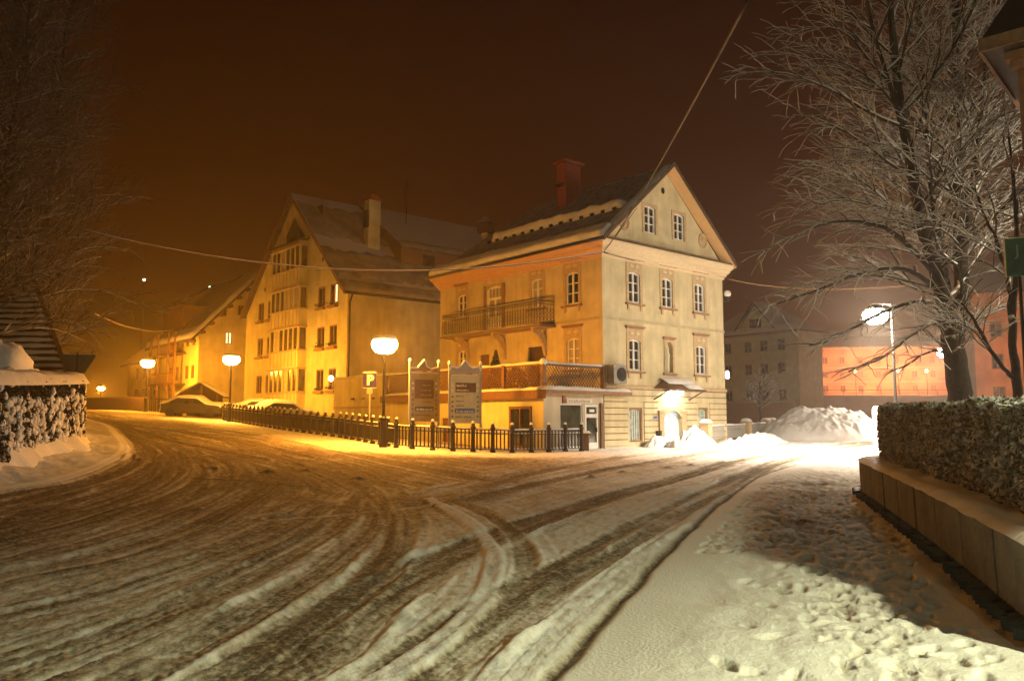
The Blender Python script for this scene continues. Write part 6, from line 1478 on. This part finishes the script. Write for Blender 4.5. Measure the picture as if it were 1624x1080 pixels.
# dark trees on the left: one mesh, copied
random.seed(11)
DP = dict(wig=(.11, .14, .16), up=(.16, .04, .0), droop=(.36, .28, .2), gap=(.42, .34), len=(2.3, .95))
lt = tree('nearest tall frosted tree on the left, its twigs hanging over the garden roof', 'frosted_tree', [([(0, 0, -.2), (.1, 0, 3), (-.2, .1, 7), (.1, 0, 12), (0, .2, 17), (.1, 0, 21)], [.30, .24, .19, .13, .08, .03], (.12,)), ([(0, 0, 3.2), (1.0, .4, 6), (1.6, .6, 10), (2.0, .3, 15), (2.2, .2, 19)], [.15, .12, .09, .06, .03], (.1,))], DP, 0, 3.2, (5.2, 2.4), rs_=.065, twigm=BARKD, grp='frosted trees crowding the left edge')
spots = [(-22.4, 34, 0, 1.0, None), (-25.0, 41.5, 2.1, 1.0, 'frosted tree behind the nearest one, its trunk above the roof hip of the garden house'), (-29.0, 36, 4.0, 1.1, 'frosted tree at the far left edge, half out of the picture'), (-20.2, 28.5, 1.1, .95, 'frosted tree nearest the camera at the left edge, above the snowy bush'), (-31.5, 50, 3.0, .95, 'farthest frosted tree, low and lit orange beside the triangular sign'), (-27, 30, 5.2, 1.15, 'tall dark frosted tree filling the upper left corner')]
for i, (x, y, rz_, sc_, lab) in enumerate(spots):
    o = lt if i == 0 else copy_tree(lt)
    o.location = (x, y, G(x, y)); o.rotation_euler = (0, 0, rz_); o.scale = (sc_,) * 3
    if lab: o['label'] = lab

# ================================================================== CORNER OF THE NEAR BUILDING, GREEN SIGN
nbh = thing('near_house', 'dark eaves corner and timber bay of a near house jutting in at the top right', 'house', (0, 0, 0))
Y0 = 15.0; e0 = at(1556, 78, Y0)
q = MB(); e2 = at(1612, 132, Y0 + 1.2)
q.add([tuple(e0), (e0.x + 5, e0.y - 4.5, e0.z), (e0.x + 9, e0.y - .5, e0.z), (e0.x + 4, e0.y + 4.4, e0.z)], [(0, 3, 2, 1)])
q.add([tuple(e0 + Vector((0, 0, .18))), tuple(Vector((e0.x + 5, e0.y - 4.5, e0.z + .18))), (e0.x + 9, e0.y - .5, e0.z + 4.2), (e0.x + 4, e0.y + 4.4, e0.z + 4.2)], [(0, 1, 2, 3)])
q.obj('roof', WOODD, nbh)
q = MB(); q.bar(tuple(e0 + Vector((-.05, 0, .05))), (e0.x + 4.95, e0.y - 4.5, e0.z + .05), .06, .26); q.bar(tuple(e0 + Vector((0, .03, .05))), (e0.x + 4, e0.y + 4.4, e0.z + .05), .06, .26); q.obj('fascia', WOODM, nbh)
w0 = at(1612, 90, Y0 + .2); zb_ = at(1612, 285, Y0 + .2).z
q = MB(); q.box(0, 4, 0, 3, zb_, w0.z + .2); q.obj('bay', mat('bay_timber', (.20, .09, .04), .8, .15, 3, .2, 14), nbh, (w0.x, w0.y, 0), (0, 0, -.74))
q = MB(); q.box(-.16, 4.2, -.3, -.0, w0.z - .12, w0.z + .02); q.box(-.08, 4.2, -.18, -.0, w0.z - .28, w0.z - .121); q.obj('bay_cornice', MATS['bay_timber'], nbh, (w0.x, w0.y, 0), (0, 0, -.74))
q = MB(); q.box(.8, 4.5, .5, 3, 0, zb_); q.obj('wall', CREAM2, nbh, (w0.x, w0.y, 0), (0, 0, -.74))
p = at(1620, 520, 13.6); gs = thing('green_sign', 'dark green board on a thin pole at the right edge in front of the branches', 'sign', (p.x, p.y, G(p.x, p.y)), -.35)
zt = at(1616, 379, 13.6).z - G(p.x, p.y); zb_ = at(1616, 438, 13.6).z - G(p.x, p.y)
q = MB(); q.tube([(.03, .05, 0), (.03, .05, zt + .9)], .03, 8); q.obj('pole', IRON, gs)
q = MB(); q.box(-.18, .55, -.04, .02, zb_, zt); gp = q.obj('plate', mat('sign_green', (.006, .035, .014), .6, .3, 8), gs)
q = MB(); q.box(-.20, -.18, -.045, .025, zb_ - .01, zt + .01); q.box(-.18, .55, -.045, .025, zt, zt + .012); q.obj('rim', TRIM, gp)
for t_, x in (('J', -.0), ('/', .16)): text_mesh('letter', t_, .28, mat('dim_letter', (.10, .12, .10), .5), gp, (x, -.045, zt - .22), (math.pi / 2, 0, 0), .002)
q = MB(); snow_sheet(q, (-.18, -.04, zt), (1, 0, 0), (0, 1, 0), .7, .06, .03, 3, 8, 3); q.obj('snow', SNOW, gs)

# ================================================================== CABLES
def cable(label, a, b, sag, r, snowr=0, mid=None, n=26):
    a = Vector(a); b = Vector(b); t = thing('overhead_cable', label, 'cable', tuple(a)); pts = [(b - a) * (i / n) - Vector((0, 0, sag * 4 * (i / n) * (1 - i / n))) for i in range(n + 1)]
    q = MB(); q.tube(pts, r, 6); q.obj('wire', IRON if not snowr else WOODM, t, smooth=True)
    if snowr: q = MB(); q.tube([p + Vector((0, 0, r + snowr * .5)) for p in pts], snowr, 5); q.obj('snow', SNOW, t, smooth=True)
hook = at(957, 400, 34.3)
cable('thick cable slanting steeply down from above to the corner house', at(1200, -25, 9.5), hook, .25, .020, 0)
cable('long snowy cable sagging from the corner house across to the left trees', hook, at(120, 362, 31), 1.25, .022, .02)
cable('thin cable along the front of the corner house under its cornice', hook, at(1143, 441, 42.2), .12, .015, 0)
cable('snowy cable from the right edge of the corner house into the big tree', at(1146, 441, 42.0), at(1470, 452, 23), .35, .018, .018)
cable('thin snowy cable low on the left between the trees and the far house', at(150, 498, 45), at(276, 523, 68), .5, .025, .02)
cable('short thin cable from the house corner hook up to the gable verge', hook, at(1010, 330, 36), .02, .015)
q = MB(); p = hook; q.bar(tuple(p), tuple(p + Vector((.25, .3, 0))), .05, .05); q.obj('cable_bracket', IRON, label='iron bracket on the corner of the corner house where the cables meet', category='bracket')

# ================================================================== HILL WITH TWO DISTANT LAMPS
mb = MB(); nx_, ny_ = 40, 20
for j in range(ny_ + 1):
    for i in range(nx_ + 1):
        x = -330 + 420 * i / nx_; y = 210 + 220 * j / ny_; h_ = 58 * float(sm(210, 380, y)) * float(sm(60, -110, x)) * (1 + .3 * float(fbm(x * .02, y * .02, 7, 3))); mb.v.append((x, y, h_ - .3))
for j in range(ny_):
    for i in range(nx_): a_ = j * (nx_ + 1) + i; mb.f.append((a_, a_ + 1, a_ + nx_ + 2, a_ + nx_ + 1)); mb.mi.append(0)
mb.obj('hill', mat('night_woods', (.05, .045, .035), .95, .3, .05), smooth=True, kind='structure')
for px, py, lab in ((228.5, 444, 'left one of two tiny greenish lamps high on the dark hill'), (333, 456, 'right one of two tiny greenish lamps high on the dark hill, above the long dormer')):
    p = at(px, py, 262); hz = 58 * float(sm(210, 380, p.y)) * float(sm(60, -110, p.x)) * (1 + .3 * float(fbm(p.x * .02, p.y * .02, 7, 3))) - .5
    t = thing('hill_lamp', lab, 'street lamp', (p.x, p.y, hz)); q = MB(); q.lathe([(.15, 0), (.10, p.z - hz)], 6); q.obj('pole', IRON, t)
    q = MB(); q.lathe([(.1, -.4), (.45, -.2), (.45, .25), (.1, .4)], 8, (0, 0, p.z - hz)); q.obj('globe', mat('hill_lamp_glow', (.9, .9, .8), .5, 0, emit=(.8, 1.0, .55), estr=8), t)

# ================================================================== HAZE
hb_ = MB(); hb_.box(-490, 490, -160, 490, -1.5, 84)
vm = bpy.data.materials.new('haze'); vm.use_nodes = True; t = vm.node_tree; t.nodes.clear(); o_ = t.nodes.new('ShaderNodeOutputMaterial'); v = t.nodes.new('ShaderNodeVolumePrincipled')
v.inputs['Color'].default_value = (.95, .89, .80, 1); v.inputs['Density'].default_value = HAZE_DENSITY; v.inputs['Anisotropy'].default_value = .7
t.links.new(v.outputs[0], o_.inputs['Volume'])
hb_.obj('haze', vm, kind='stuff')
